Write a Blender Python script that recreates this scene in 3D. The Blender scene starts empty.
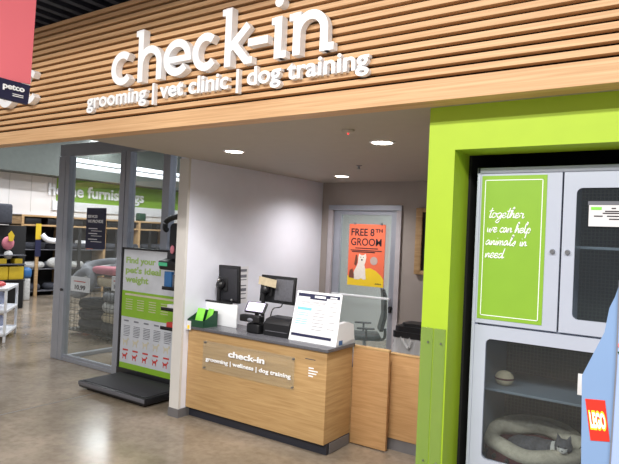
import bpy, bmesh, math, random
from mathutils import Vector, Matrix
random.seed(7)
PI = math.pi
SC = bpy.context.scene
COL = SC.collection

# ------------------------------------------------------------------ materials
def lin(c):
    return tuple(((v/255)/12.92 if v/255 <= .04045 else ((v/255+.055)/1.055)**2.4) for v in c)

def mat(name, rgb, rough=.6, metal=0., var=.06, nscale=8., bump=0., alpha=None, trans=0., emit=0., spec=.5):
    m = bpy.data.materials.new(name); m.use_nodes = True
    nt = m.node_tree; b = nt.nodes['Principled BSDF']
    c = lin(rgb)
    b.inputs['Roughness'].default_value = rough
    b.inputs['Metallic'].default_value = metal
    b.inputs['Specular IOR Level'].default_value = spec
    tc = nt.nodes.new('ShaderNodeTexCoord')
    n = nt.nodes.new('ShaderNodeTexNoise'); n.inputs['Scale'].default_value = nscale; n.inputs['Detail'].default_value = 3
    nt.links.new(tc.outputs['Object'], n.inputs['Vector'])
    r = nt.nodes.new('ShaderNodeValToRGB')
    r.color_ramp.elements[0].position = .3; r.color_ramp.elements[1].position = .7
    r.color_ramp.elements[0].color = tuple(min(1, v*(1-var)) for v in c)+(1,)
    r.color_ramp.elements[1].color = tuple(min(1, v*(1+var)) for v in c)+(1,)
    nt.links.new(n.outputs['Fac'], r.inputs['Fac'])
    nt.links.new(r.outputs['Color'], b.inputs['Base Color'])
    if bump:
        bp = nt.nodes.new('ShaderNodeBump'); bp.inputs['Strength'].default_value = bump; bp.inputs['Distance'].default_value = .01
        nt.links.new(n.outputs['Fac'], bp.inputs['Height']); nt.links.new(bp.outputs['Normal'], b.inputs['Normal'])
    if alpha is not None: b.inputs['Alpha'].default_value = alpha
    if trans: b.inputs['Transmission Weight'].default_value = trans
    if emit:
        b.inputs['Emission Color'].default_value = c+(1,); b.inputs['Emission Strength'].default_value = emit
    return m

def wood(name, a, b_, scale=(1.2, 14, 26), rough=.5, seed=0.):
    m = bpy.data.materials.new(name); m.use_nodes = True
    nt = m.node_tree; b = nt.nodes['Principled BSDF']; b.inputs['Roughness'].default_value = rough
    b.inputs['Specular IOR Level'].default_value = .3
    tc = nt.nodes.new('ShaderNodeTexCoord'); mp = nt.nodes.new('ShaderNodeMapping')
    mp.inputs['Scale'].default_value = scale; mp.inputs['Location'].default_value = (seed, seed, seed)
    nt.links.new(tc.outputs['Object'], mp.inputs['Vector'])
    n = nt.nodes.new('ShaderNodeTexNoise'); n.inputs['Scale'].default_value = 3.; n.inputs['Detail'].default_value = 6; n.inputs['Distortion'].default_value = .6
    nt.links.new(mp.outputs['Vector'], n.inputs['Vector'])
    r = nt.nodes.new('ShaderNodeValToRGB')
    r.color_ramp.elements[0].position = .3; r.color_ramp.elements[1].position = .68
    r.color_ramp.elements[0].color = lin(b_)+(1,); r.color_ramp.elements[1].color = lin(a)+(1,)
    nt.links.new(n.outputs['Fac'], r.inputs['Fac']); nt.links.new(r.outputs['Color'], b.inputs['Base Color'])
    return m

def glass(name, tint, alpha=.12, rough=.03, clear=(250, 252, 251), gl_k=.9):
    # thin pane: mostly clear with a reflective coat
    m = bpy.data.materials.new(name); m.use_nodes = True
    nt = m.node_tree; nt.nodes.clear()
    out = nt.nodes.new('ShaderNodeOutputMaterial'); mix = nt.nodes.new('ShaderNodeMixShader')
    tr = nt.nodes.new('ShaderNodeBsdfTransparent'); tr.inputs['Color'].default_value = lin(clear)+(1,)
    gl = nt.nodes.new('ShaderNodeBsdfGlossy'); gl.inputs['Roughness'].default_value = rough
    df = nt.nodes.new('ShaderNodeBsdfDiffuse'); df.inputs['Color'].default_value = lin(tint)+(1,)
    lw = nt.nodes.new('ShaderNodeLayerWeight'); lw.inputs['Blend'].default_value = .5
    pw = nt.nodes.new('ShaderNodeMath'); pw.operation = 'POWER'; pw.inputs[1].default_value = 4.
    nt.links.new(lw.outputs['Facing'], pw.inputs[0])
    fr = nt.nodes.new('ShaderNodeMath'); fr.operation = 'MULTIPLY_ADD'; fr.inputs[1].default_value = gl_k; fr.inputs[2].default_value = .035
    nt.links.new(pw.outputs[0], fr.inputs[0])
    mix2 = nt.nodes.new('ShaderNodeMixShader'); mix2.inputs[0].default_value = alpha
    nt.links.new(tr.outputs[0], mix2.inputs[1]); nt.links.new(df.outputs[0], mix2.inputs[2])
    nt.links.new(fr.outputs[0], mix.inputs[0]); nt.links.new(mix2.outputs[0], mix.inputs[1]); nt.links.new(gl.outputs[0], mix.inputs[2])
    nt.links.new(mix.outputs[0], out.inputs[0])
    return m

M = {}
M['slat'] = wood('slat_wood', (221, 182, 140), (196, 154, 112), (.5, 9, 30))
M['slat_back'] = mat('slat_backing', (24, 14, 9), .95)
M['lam'] = wood('oak_laminate', (194, 160, 113), (172, 137, 92), (1.0, 1.0, 16), .45, 3.)
M['lam2'] = wood('oak_laminate_gate', (190, 150, 106), (170, 130, 86), (1.2, 1.2, 18), .45, 9.)
M['white_wall'] = mat('white_paint', (226, 228, 240), .45, var=.015)
M['wall_end'] = mat('shaded_end_and_seams', (205, 202, 198), .6, var=.02)  # shade of the wall's end face put into its colour; panel seams share it
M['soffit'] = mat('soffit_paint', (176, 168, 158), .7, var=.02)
M['back_wall'] = mat('taupe_paint', (160, 150, 144), .7, var=.02)
M['green'] = mat('lime_paint', (166, 198, 42), .55, var=.02)
M['green_print'] = mat('lime_print', (134, 178, 50), .4, var=.02)
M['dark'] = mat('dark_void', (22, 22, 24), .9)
M['black'] = mat('black_plastic', (24, 24, 27), .4, var=.1)
M['black_mat'] = mat('black_rubber', (38, 38, 44), .7, var=.15, nscale=60, bump=.1)
M['slate'] = mat('dark_laminate', (92, 92, 98), .25, var=.1, nscale=50)
M['kick'] = mat('kick_base', (34, 36, 46), .5)
M['kick_grey'] = mat('kick_grey', (104, 102, 104), .45)
M['alu'] = mat('aluminium', (168, 172, 182), .38, .55, var=.03)
M['steel'] = mat('steel', (150, 150, 152), .3, .9, var=.05)
M['white'] = mat('white_plastic', (236, 238, 242), .4, var=.02)
M['paper'] = mat('paper', (222, 222, 226), .7, var=.01)
M['cab'] = mat('cabinet_laminate', (180, 187, 204), .4, var=.015)
M['letter'] = mat('sign_letter', (248, 250, 254), .35, var=.01)
M['navy'] = mat('navy_print', (30, 32, 66), .5, var=.03)
M['print_grey'] = mat('printed_text', (108, 110, 120), .7)
M['print_green'] = mat('green_text', (146, 176, 96), .6)
M['print_red'] = mat('red_print', (190, 60, 55), .6)
M['print_tan'] = mat('tan_print', (196, 190, 170), .6)
M['orange'] = mat('orange_print', (238, 112, 78), .5, var=.02)
M['yellow'] = mat('yellow_print', (246, 208, 40), .5, var=.02)
M['sky'] = mat('sky_print', (120, 190, 225), .6)
M['ink'] = mat('ink_print', (34, 24, 34), .6)
M['glass'] = glass('storefront_glass', (226, 236, 232), .03)
M['door_glass'] = glass('frosted_glass', (206, 224, 224), .07, .08, (246, 249, 249))
M['acrylic'] = glass('clear_acrylic', (240, 240, 236), .05, .05)
M['guard'] = glass('corner_guard_plastic', (170, 190, 130), .16, .12, (236, 240, 226), .3)
M['cab_glass'] = glass('cabinet_glass', (170, 180, 186), .02, .02, (232, 236, 238))
M['banner_red'] = mat('coral_banner', (236, 118, 130), .7, var=.03, nscale=2)
M['beam'] = mat('bulkhead_paint', (88, 94, 90), .7)
M['deck'] = mat('deck_paint', (44, 44, 52), .7)
M['far_wall'] = mat('far_wall_panels', (232, 228, 226), .6, var=.02, nscale=1.5)
M['pine'] = wood('pine_shelf', (190, 158, 116), (160, 126, 86), (1, .6, 8), .6, 5.)
M['blue_card'] = mat('blue_card', (116, 144, 184), .45, var=.02)
M['blue_card2'] = mat('pale_blue_card', (150, 170, 212), .45, var=.02)
M['logo_red'] = mat('logo_red', (214, 40, 24), .5)
M['logo_yellow'] = mat('logo_yellow', (250, 214, 40), .5)
M['cream'] = mat('fleece_cream', (206, 196, 176), .95, var=.12, nscale=40, bump=.5)
M['maroon'] = mat('maroon_fabric', (92, 44, 48), .9, var=.15, nscale=30, bump=.3)
M['grey_fur'] = mat('grey_fleece', (120, 122, 128), .95, var=.2, nscale=25, bump=.5)
M['pale_fur'] = mat('pale_fleece', (190, 190, 188), .95, var=.15, nscale=25, bump=.5)
M['dark_fab'] = mat('dark_fabric', (58, 60, 68), .95, var=.2, nscale=20, bump=.3)
M['pink_fab'] = mat('pink_fabric', (196, 118, 132), .9, var=.1, nscale=20, bump=.3)
M['tan_fab'] = mat('tan_fabric', (190, 176, 148), .9, var=.12, nscale=20, bump=.3)
M['blue'] = mat('blue_plastic', (52, 104, 160), .4, var=.05)
M['dkgreen'] = mat('dark_green_card', (22, 66, 44), .6, var=.05)
M['lime_paper'] = mat('lime_paper', (130, 214, 70), .5, var=.1, nscale=20)
M['screen'] = mat('lit_screen', (214, 204, 236), .4, emit=.55)
M['lcd'] = mat('green_lcd', (60, 150, 110), .4, emit=.25)
M['yellow_box'] = mat('yellow_carton', (206, 176, 40), .5, var=.06)
M['bag'] = glass('bin_liner', (215, 215, 218), .45, .2)
M['dog_white'] = mat('poster_dog_white', (236, 226, 216), .7, var=.05, nscale=30)
M['dog_brown'] = mat('poster_dog_brown', (120, 66, 48), .7)
M['badge'] = mat('badge_grey', (190, 168, 160), .6)
M['red_toy'] = mat('red_rubber', (190, 50, 50), .5)
M['lamp'] = mat('lamp_diffuser', (255, 244, 228), .5, emit=9.)
M['tube'] = mat('strip_lamp_diffuser', (235, 240, 250), .5, emit=.35)
M['teal_wall'] = mat('pale_teal_paint', (190, 192, 190), .7, var=.03)

def floor_mat():
    m = bpy.data.materials.new('polished_concrete'); m.use_nodes = True
    nt = m.node_tree; b = nt.nodes['Principled BSDF']
    tc = nt.nodes.new('ShaderNodeTexCoord')
    n1 = nt.nodes.new('ShaderNodeTexNoise'); n1.inputs['Scale'].default_value = 1.3; n1.inputs['Detail'].default_value = 7; n1.inputs['Roughness'].default_value = .65
    n2 = nt.nodes.new('ShaderNodeTexNoise'); n2.inputs['Scale'].default_value = 16; n2.inputs['Detail'].default_value = 5
    for n in (n1, n2): nt.links.new(tc.outputs['Object'], n.inputs['Vector'])
    r1 = nt.nodes.new('ShaderNodeValToRGB'); e = r1.color_ramp.elements
    e[0].position = .25; e[0].color = lin((112, 103, 89))+(1,); e[1].position = .78; e[1].color = lin((166, 151, 135))+(1,)
    r2 = nt.nodes.new('ShaderNodeValToRGB'); e = r2.color_ramp.elements
    e[0].position = .3; e[0].color = (.70, .68, .66, 1); e[1].position = .6; e[1].color = (1, 1, 1, 1)
    mx = nt.nodes.new('ShaderNodeMix'); mx.data_type = 'RGBA'; mx.blend_type = 'MULTIPLY'; mx.inputs[0].default_value = .7
    nt.links.new(n1.outputs['Fac'], r1.inputs['Fac']); nt.links.new(n2.outputs['Fac'], r2.inputs['Fac'])
    nt.links.new(r1.outputs['Color'], mx.inputs[6]); nt.links.new(r2.outputs['Color'], mx.inputs[7])
    nt.links.new(mx.outputs[2], b.inputs['Base Color'])
    mr = nt.nodes.new('ShaderNodeMapRange'); mr.inputs[1].default_value = .1; mr.inputs[2].default_value = .9; mr.inputs[3].default_value = .12; mr.inputs[4].default_value = .24
    nt.links.new(n1.outputs['Fac'], mr.inputs[0]); nt.links.new(mr.outputs[0], b.inputs['Roughness'])
    bp = nt.nodes.new('ShaderNodeBump'); bp.inputs['Strength'].default_value = .02; bp.inputs['Distance'].default_value = .01
    nt.links.new(n1.outputs['Fac'], bp.inputs['Height']); nt.links.new(bp.outputs['Normal'], b.inputs['Normal'])
    return m
M['floor'] = floor_mat()

def grid_mat(name, line, gap, cell=.022, w=.25):
    m = bpy.data.materials.new(name); m.use_nodes = True
    nt = m.node_tree; b = nt.nodes['Principled BSDF']; b.inputs['Roughness'].default_value = .7
    tc = nt.nodes.new('ShaderNodeTexCoord'); sp = nt.nodes.new('ShaderNodeSeparateXYZ')
    nt.links.new(tc.outputs['Object'], sp.inputs[0]); outs = []
    for k in (0, 2):
        d = nt.nodes.new('ShaderNodeMath'); d.operation = 'DIVIDE'; d.inputs[1].default_value = cell
        f = nt.nodes.new('ShaderNodeMath'); f.operation = 'FRACT'
        l = nt.nodes.new('ShaderNodeMath'); l.operation = 'LESS_THAN'; l.inputs[1].default_value = w
        nt.links.new(sp.outputs[k], d.inputs[0]); nt.links.new(d.outputs[0], f.inputs[0]); nt.links.new(f.outputs[0], l.inputs[0]); outs.append(l)
    mx = nt.nodes.new('ShaderNodeMath'); mx.operation = 'MAXIMUM'
    nt.links.new(outs[0].outputs[0], mx.inputs[0]); nt.links.new(outs[1].outputs[0], mx.inputs[1])
    c = nt.nodes.new('ShaderNodeMix'); c.data_type = 'RGBA'; c.inputs[6].default_value = lin(gap)+(1,); c.inputs[7].default_value = lin(line)+(1,)
    nt.links.new(mx.outputs[0], c.inputs[0]); nt.links.new(c.outputs[2], b.inputs['Base Color'])
    return m
M['door_paint'] = mat('door_frame_paint', (182, 176, 180), .5)
M['liner'] = mat('cabinet_dim_interior', (120, 132, 144), .5, var=.03)  # interior dimness put into a darker cabinet colour
M['grid'] = grid_mat('wire_grid_panel', (58, 64, 54), (16, 20, 18))

# ------------------------------------------------------------------ mesh helpers
def B(): return bmesh.new()
def box(bm, x0, x1, y0, y1, z0, z1, bev=0., R=None, c=None):
    r = bmesh.ops.create_cube(bm, size=1.)
    vs = r['verts']
    for v in vs:
        v.co = Vector(((x0+x1)/2+v.co.x*(x1-x0), (y0+y1)/2+v.co.y*(y1-y0), (z0+z1)/2+v.co.z*(z1-z0)))
    if bev > 0:
        es = list({e for v in vs for e in v.link_edges})
        r2 = bmesh.ops.bevel(bm, geom=es, offset=bev, segments=3, profile=.5, affect='EDGES')
        vs = list({v for f in r2['faces'] for v in f.verts} | {v for v in vs if v.is_valid})
    if R is not None:
        cc = Vector(c) if c else Vector(((x0+x1)/2, (y0+y1)/2, (z0+z1)/2))
        for v in vs: v.co = cc+R@(v.co-cc)
    return bm
def cyl(bm, p0, p1, r0, r1=None, seg=20):
    r1 = r0 if r1 is None else r1
    p0 = Vector(p0); p1 = Vector(p1); d = p1-p0
    q = Vector((0, 0, 1)).rotation_difference(d.normalized()).to_matrix().to_4x4()
    bmesh.ops.create_cone(bm, cap_ends=True, segments=seg, radius1=r0, radius2=r1, depth=d.length, matrix=Matrix.Translation((p0+p1)/2)@q)
    return bm
def sph(bm, c, rx, ry=None, rz=None, seg=20):
    ry = rx if ry is None else ry; rz = rx if rz is None else rz
    bmesh.ops.create_uvsphere(bm, u_segments=seg, v_segments=seg//2+2, radius=1., matrix=Matrix.Translation(c)@Matrix.Diagonal((rx, ry, rz, 1)))
    return bm
def lathe(bm, c, prof, seg=28, sx=1., sy=1.):
    rings = []
    for r, z in prof:
        rings.append([bm.verts.new((c[0]+r*sx*math.cos(2*PI*i/seg), c[1]+r*sy*math.sin(2*PI*i/seg), c[2]+z)) for i in range(seg)])
    for a, b in zip(rings, rings[1:]):
        for i in range(seg): bm.faces.new((a[i], a[(i+1) % seg], b[(i+1) % seg], b[i]))
    bm.faces.new(rings[0][::-1]); bm.faces.new(rings[-1])
    return bm
def prism(bm, pts, fn, d0, d1):
    """outline pts (u,v) extruded from d0 to d1; fn(u,v,d)->xyz"""
    a = [bm.verts.new(fn(u, v, d0)) for u, v in pts]; b = [bm.verts.new(fn(u, v, d1)) for u, v in pts]
    bm.faces.new(a); bm.faces.new(b[::-1]); n = len(pts)
    for i in range(n): bm.faces.new((a[i], b[i], b[(i+1) % n], a[(i+1) % n]))
    return bm
def tube(bm, pts, r, seg=10, closed=False, rz=None):
    """round tube swept along a smooth path"""
    pts = [Vector(p) for p in pts]; n = len(pts); rings = []
    for i, p in enumerate(pts):
        t = (pts[(i+1) % n]-pts[i-1]) if closed else (pts[min(i+1, n-1)]-pts[max(i-1, 0)])
        t.normalize(); up = Vector((0, 0, 1)) if abs(t.z) < .9 else Vector((1, 0, 0))
        s = t.cross(up).normalized(); u = s.cross(t).normalized()
        rr = r(i/(n-1)) if callable(r) else r
        rings.append([bm.verts.new(p+s*rr*math.cos(2*PI*k/seg)+u*(rr if rz is None else rz)*math.sin(2*PI*k/seg)) for k in range(seg)])
    m = n if closed else n-1
    for i in range(m):
        a = rings[i]; b = rings[(i+1) % n]
        for k in range(seg): bm.faces.new((a[k], a[(k+1) % seg], b[(k+1) % seg], b[k]))
    if not closed: bm.faces.new(rings[0][::-1]); bm.faces.new(rings[-1])
    return bm
def smooth_path(pts, n=6):
    P = [Vector(p) for p in pts]; out = []
    for i in range(len(P)-1):
        p0 = P[max(i-1, 0)]; p1 = P[i]; p2 = P[i+1]; p3 = P[min(i+2, len(P)-1)]
        for k in range(n):
            t = k/n
            out.append(.5*((2*p1)+(p2-p0)*t+(2*p0-5*p1+4*p2-p3)*t*t+(3*p1-p0-3*p2+p3)*t**3))
    out.append(P[-1]); return out
def rrect(x0, x1, z0, z1, r, n=5):
    pts = []
    for cx, cz, a in ((x1-r, z1-r, 0), (x0+r, z1-r, 90), (x0+r, z0+r, 180), (x1-r, z0+r, 270)):
        for k in range(n+1):
            t = math.radians(a+90*k/n); pts.append((cx+r*math.cos(t), cz+r*math.sin(t)))
    return pts
FY = lambda u, v, d: (u, d, v)       # drawn on a plane facing -Y
FX = lambda u, v, d: (d, u, v)       # drawn on a plane facing +X
FZ = lambda u, v, d: (u, v, d)
def frame_panel(bm, X0, X1, Z0, Z1, holes, y0, y1):
    """flat panel with rounded window holes (x0,x1,z0,z1,r), front y0 back y1"""
    for y in (y0, y1):
        es = []
        for ol in [[(X0, Z0), (X1, Z0), (X1, Z1), (X0, Z1)]]+[rrect(*h) for h in holes]:
            vs = [bm.verts.new((u, y, v)) for u, v in ol]
            es += [bm.edges.new((vs[i], vs[(i+1) % len(vs)])) for i in range(len(vs))]
        bmesh.ops.triangle_fill(bm, use_beauty=True, use_dissolve=True, edges=es)
    for ol in [[(X0, Z0), (X1, Z0), (X1, Z1), (X0, Z1)]]+[rrect(*h) for h in holes]:
        a = [bm.verts.new((u, y0, v)) for u, v in ol]; b = [bm.verts.new((u, y1, v)) for u, v in ol]; n = len(ol)
        for i in range(n): bm.faces.new((a[i], a[(i+1) % n], b[(i+1) % n], b[i]))
    bmesh.ops.remove_doubles(bm, verts=bm.verts, dist=1e-5)
    return bm

def text_bm(s, bold=.0, ext=.1, bevel=0., shear=0., spacing=1.):
    c = bpy.data.curves.new('t', 'FONT'); c.body = s; c.size = 1.; c.offset = bold; c.extrude = ext/2
    c.bevel_depth = bevel; c.shear = shear; c.space_character = spacing; c.resolution_u = 4
    o = bpy.data.objects.new('t', c); COL.objects.link(o)
    dg = bpy.context.evaluated_depsgraph_get(); dg.update()
    me = bpy.data.meshes.new_from_object(o.evaluated_get(dg)); bm = B(); bm.from_mesh(me)
    bpy.data.objects.remove(o); bpy.data.curves.remove(c); bpy.data.meshes.remove(me)
    return bm
def place_text(bm, u0, u1, v0, v1, d0, d1, fn):
    xs = [v.co.x for v in bm.verts]; ys = [v.co.y for v in bm.verts]; zs = [v.co.z for v in bm.verts]
    ax, bx, ay, by, az, bz = min(xs), max(xs), min(ys), max(ys), min(zs), max(zs)
    for v in bm.verts:
        v.co = Vector(fn(u0+(v.co.x-ax)/(bx-ax)*(u1-u0), v0+(v.co.y-ay)/(by-ay)*(v1-v0), d1+(v.co.z-az)/max(bz-az, 1e-6)*(d0-d1)))
    return bm
def fit_text(s, u0, u1, v0, v1, d0, d1, fn, bold=.02, **k):
    """d0 is the front face, d1 the back"""
    return place_text(text_bm(s, bold, .1, **k), u0, u1, v0, v1, d0, d1, fn)
def join_bm(dst, src):
    me = bpy.data.meshes.new('j'); src.to_mesh(me); dst.from_mesh(me); bpy.data.meshes.remove(me); src.free(); return dst

def obj(name, bm, m, parent=None, world=True, kind=None, smooth=True, label=None):
    bmesh.ops.recalc_face_normals(bm, faces=bm.faces)
    off = Vector((0, 0, 0))
    if parent is None:
        xs = [v.co for v in bm.verts]
        off = Vector(((min(v.x for v in xs)+max(v.x for v in xs))/2, (min(v.y for v in xs)+max(v.y for v in xs))/2, min(v.z for v in xs)))
    elif world:
        p = parent
        while p: off = off+p.location; p = p.parent
    for v in bm.verts: v.co -= off
    me = bpy.data.meshes.new(name); bm.to_mesh(me); bm.free()
    me.materials.append(M[m] if isinstance(m, str) else m)
    o = bpy.data.objects.new(name, me); COL.objects.link(o)
    if parent is None: o.location = off
    else: o.parent = parent
    if smooth:
        me.polygons.foreach_set('use_smooth', [True]*len(me.polygons))
        try: me.set_sharp_from_angle(angle=math.radians(35))
        except Exception: pass
    if kind: o['kind'] = kind
    if label: o['label'] = label
    return o
def thing(name, label, cat, loc=(0, 0, 0), rotz=0., group=None):
    o = bpy.data.objects.new(name, None); COL.objects.link(o); o.empty_display_size = .05
    o.location = loc; o.rotation_euler = (0, 0, rotz); o['label'] = label; o['category'] = cat
    if group: o['group'] = group
    return o
def tag(o, label, cat, group=None, kind=None):
    o['label'] = label; o['category'] = cat
    if group: o['group'] = group
    if kind: o['kind'] = kind
    return o
def dup(root, loc, label=None, rotz=None, group=None):
    r = root.copy(); COL.objects.link(r); r.location = loc
    if rotz is not None: r.rotation_euler = (0, 0, rotz)
    if label: r['label'] = label
    if group: r['group'] = group
    for ch in list(root.children):
        c = ch.copy(); COL.objects.link(c); c.parent = r
        for g in list(ch.children):
            d = g.copy(); COL.objects.link(d); d.parent = c
    return r
def struct(name, bm, m, parent=None, smooth=False):
    return obj(name, bm, m, parent, kind='structure' if parent is None else None, smooth=smooth)

# ------------------------------------------------------------------ key sizes (metres)
H = 2.71          # soffit height
YF = 2.93         # front of the slatted fascia
XW = -4.48        # white wall face
YB = 6.85         # back wall of the check-in bay
YS = 4.98         # glass storefront
XR = -1.32        # left edge of the green wall

# ------------------------------------------------------------------ setting
fl = struct('floor', box(B(), -19, 6, -6, 20, -.1, 0), 'floor')
struct('joint', box(B(), -5.86, -5.845, -3, 9, 0, .0015), 'kick_grey', fl)
struct('joint', box(B(), -12.0, -11.985, -3, 16, 0, .0015), 'kick_grey', fl)
bm = B(); box(bm, -19, 6, -6, 20, 5.7, 5.8)
for i in range(75): box(bm, -19+i*.33, -18.87+i*.33, -6, 20, 5.6, 5.7)
for y in (-1, 2.5, 6, 9.5, 13): box(bm, -19, 6, y, y+.15, 5.3, 5.6)
struct('ceiling', bm, 'deck')
struct('shade_beam', box(B(), -12, 6, .98, 1.22, 4.2, 5.6), 'deck')  # unseen beam added to keep aisle light off the top slats
# soffit over the check-in bay
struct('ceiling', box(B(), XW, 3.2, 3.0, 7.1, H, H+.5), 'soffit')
# slatted fascia
fc = struct('wall_front', box(B(), -10.5, 3.2, YF+.045, YF+.12, H, 3.76), 'slat_back')
bm = B(); n = 17; pit = (3.75-2.823)/n
for i in range(n):
    z = 2.823+pit*i
    box(bm, -10.5, 3.2, YF, YF+.045, z+.022, z+pit, .002)
struct('slats', bm, 'slat', fc)
bm = B(); box(bm, -10.5, 3.2, YF-.004, YF+.13, H-.004, 2.822, .002)
struct('fascia_board', bm, 'slat', fc)
# white wall and its end
wl = struct('wall_left', box(B(), XW-.13, XW, 4.285, YB, .09, H+.4), 'white_wall')
struct('wall_end_cap', box(B(), XW-.135, XW+.003, 4.27, 4.30, .09, H), 'wall_end', wl)
struct('baseboard_left', box(B(), XW-.14, XW+.012, 4.262, YB, 0, .09), 'kick_grey')
# back wall with a doorway
bm = B(); box(bm, XW-.1, -4.355, YB, YB+.12, 0, H); box(bm, -3.24, XR+.3, YB, YB+.12, 0, H); box(bm, -4.355, -3.24, YB, YB+.12, 2.40, H)
struct('wall_back', bm, 'back_wall')
struct('wall_right', box(B(), -1.25, -1.17, 3.5, YB, 0, H), 'back_wall')
# room behind the door
bm = B(); box(bm, -6.6, -1.0, 10.2, 10.3, 0, 3); box(bm, -6.7, -6.6, YB+.12, 10.3, 0, 3); box(bm, -1.1, -1.0, YB+.12, 10.3, 0, 3); box(bm, -6.7, -1, YB, 10.3, 3, 3.1)
box(bm, -6.7, XW-.1, YB, YB+.12, 0, 3)
struct('wall_room', bm, 'teal_wall')
# green wall with the cat alcove
bm = B()
box(bm, XR, -1.165, 3.1, 3.34, 0, H); box(bm, -1.165, 3.2, 3.1, 3.34, 2.465, H)
struct('wall_green', bm, 'green')
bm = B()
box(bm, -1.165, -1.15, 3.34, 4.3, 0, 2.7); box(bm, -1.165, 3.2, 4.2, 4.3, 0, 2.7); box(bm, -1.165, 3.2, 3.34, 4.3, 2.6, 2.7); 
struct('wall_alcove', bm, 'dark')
# side wall of the shop, bulkhead, far end
sw = struct('wall_side', box(B(), -15.7, -15.6, -6, 20, 0, 5.6), 'far_wall')
bm = B()
for y in [4+.62*i for i in range(22)]: box(bm, -15.6, -15.592, y, y+.012, 2.3, 3.7)
struct('panel_seams', bm, 'wall_end', sw)
struct('trim_1', box(B(), -15.6, -14.9, -6, 20, 3.32, 5.6), 'beam')
struct('wall_far', box(B(), -19, 6, 18, 18.1, 0, 5.6), 'beam')
# green band with the department name
t = thing('wall_sign', 'long lime green band on the far white wall with white lettering', 'sign', (-15.57, 14, 2.4))
obj('green_band', box(B(), -15.59, -15.57, 9.72, 19, 2.66, 3.32), 'green_print', t)
obj('white_band', box(B(), -15.59, -15.55, 9.6, 19, 2.38, 2.66), 'white', t)
obj('lettering', fit_text('home furnishings', 9.45, 12.85, 2.70, 3.16, -15.53, -15.57, FX, .02), 'letter', t)

# ------------------------------------------------------------------ sign letters on the slats
def letters(t, s, x0, x1, z0, z1, depth, bold, name='letter'):
    """one mesh per letter, spaced as the whole line would be"""
    full = text_bm(s, bold, .1)
    xs = [v.co.x for v in full.verts]; ys = [v.co.y for v in full.verts]
    ax, bx, ay, by = min(xs), max(xs), min(ys), max(ys); full.free()
    y1 = YF; y0 = YF-depth
    kx = (x1-x0)/(bx-ax); kz = (z1-z0)/(by-ay)
    for i, ch in enumerate(s):
        if ch == ' ': continue
        a = text_bm(ch, bold, .1); pre = text_bm(s[:i+1], bold, .1)
        sh = max(v.co.x for v in pre.verts)-max(v.co.x for v in a.verts); pre.free()
        zs = [v.co.z for v in a.verts]; az, bz = min(zs), max(zs)
        for v in a.verts:
            v.co = Vector((x0+(v.co.x+sh-ax)*kx, y1+(v.co.z-az)/(bz-az)*(y0-y1), z0+(v.co.y-ay)*kz))
        obj(name if ch not in '|-' else ('divider_bar' if ch == '|' else 'hyphen'), a, 'letter', t)
def ribbon(bm, pts, w, y0, y1):
    P = [Vector(p) for p in pts]; L = []; Rr = []
    for i, p in enumerate(P):
        d = (P[min(i+1, len(P)-1)]-P[max(i-1, 0)]).normalized(); nn = Vector((-d.y, d.x))*w/2
        L.append(p+nn); Rr.append(p-nn)
    e = .0007*(len(bm.faces) % 7)+.0009*(len(bm.verts) > 0)
    prism(bm, [tuple(q) for q in L+Rr[::-1]], FY, y0+e, y1-.001-e*1.3)
def arc(cx, cz, rx, rz, a0, a1, n=22): return [(cx+rx*math.cos(math.radians(a0+(a1-a0)*k/n)), cz+rz*math.sin(math.radians(a0+(a1-a0)*k/n))) for k in range(n+1)]
def stroke_word(t, word, zb, xh, w, depth):
    for ch, xa, xb in word:
        W = xb-xa; h = w/2; bm = B(); y0, y1 = YF-depth, YF
        X = lambda u: xa+u*W
        Zt = lambda v: zb+v*xh
        rx = W/2-h; rz = xh/2-h; cx = (xa+xb)/2; cz = zb+xh/2
        if ch == 'c': ribbon(bm, arc(cx, cz, rx, rz, 48, 318), w, y0, y1)
        if ch == 'e': ribbon(bm, arc(cx, cz, rx, rz, 0, 318, 28), w, y0, y1); ribbon(bm, [(cx-rx, cz-.01), (cx+rx+h, cz-.01)], w*.8, y0, y1)
        if ch in 'hkn':
            sx = xa+.035+h; top = zb+xh*(1.0 if ch == 'n' else 1.50)
            ribbon(bm, [(sx, zb), (sx, top)], w, y0, y1); ribbon(bm, [(xa, top-h*.8), (sx, top-h*.8)], w*.8, y0, y1)
        if ch in 'hn':
            ex = xb-h-(.03 if ch == 'n' else 0); ax = (sx+ex)/2
            ribbon(bm, arc(ax, zb+xh-(ex-sx)/2-h, (ex-sx)/2, (ex-sx)/2, 175, 0, 14)+[(ex, zb+xh*.35), (ex, zb)], w, y0, y1)
            if ch == 'n': ribbon(bm, [(ex, zb+h*.8), (xb+.012, zb+h*.8)], w*.8, y0, y1)
        if ch == 'k':
            ribbon(bm, [(sx, zb+xh*.42), (xb-h*1.1, zb+xh*.98)], w*.95, y0, y1); ribbon(bm, [(sx+.05, zb+xh*.55), (xb-h*1.2, zb+h*.6)], w*.95, y0, y1); ribbon(bm, [(xb-h*1.5, zb+h*.8), (xb+.01, zb+h*.8)], w*.8, y0, y1)
        if ch == '-': ribbon(bm, [(xa, cz+.005), (xb, cz+.005)], w*.9, y0, y1)
        if ch == 'i':
            ribbon(bm, [(cx, zb), (cx, zb+xh)], w, y0, y1); ribbon(bm, [(xa+.005, zb+xh-h*.8), (cx, zb+xh-h*.8)], w*.8, y0, y1); ribbon(bm, [(cx, zb+h*.8), (xb, zb+h*.8)], w*.8, y0, y1)
            prism(bm, ell2(cx, zb+xh*1.36, w*.6), FY, y0, y1)
        obj('hyphen' if ch == '-' else 'letter', bm, 'letter', t)
def ell2(cx, cz, r, n=20): return [(cx+r*math.cos(2*PI*k/n), cz+r*math.sin(2*PI*k/n)) for k in range(n)]
t = thing('sign_lettering', 'big white raised letters reading check-in on the wood slats', 'sign', (-2.9, YF, 3.06))
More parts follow.
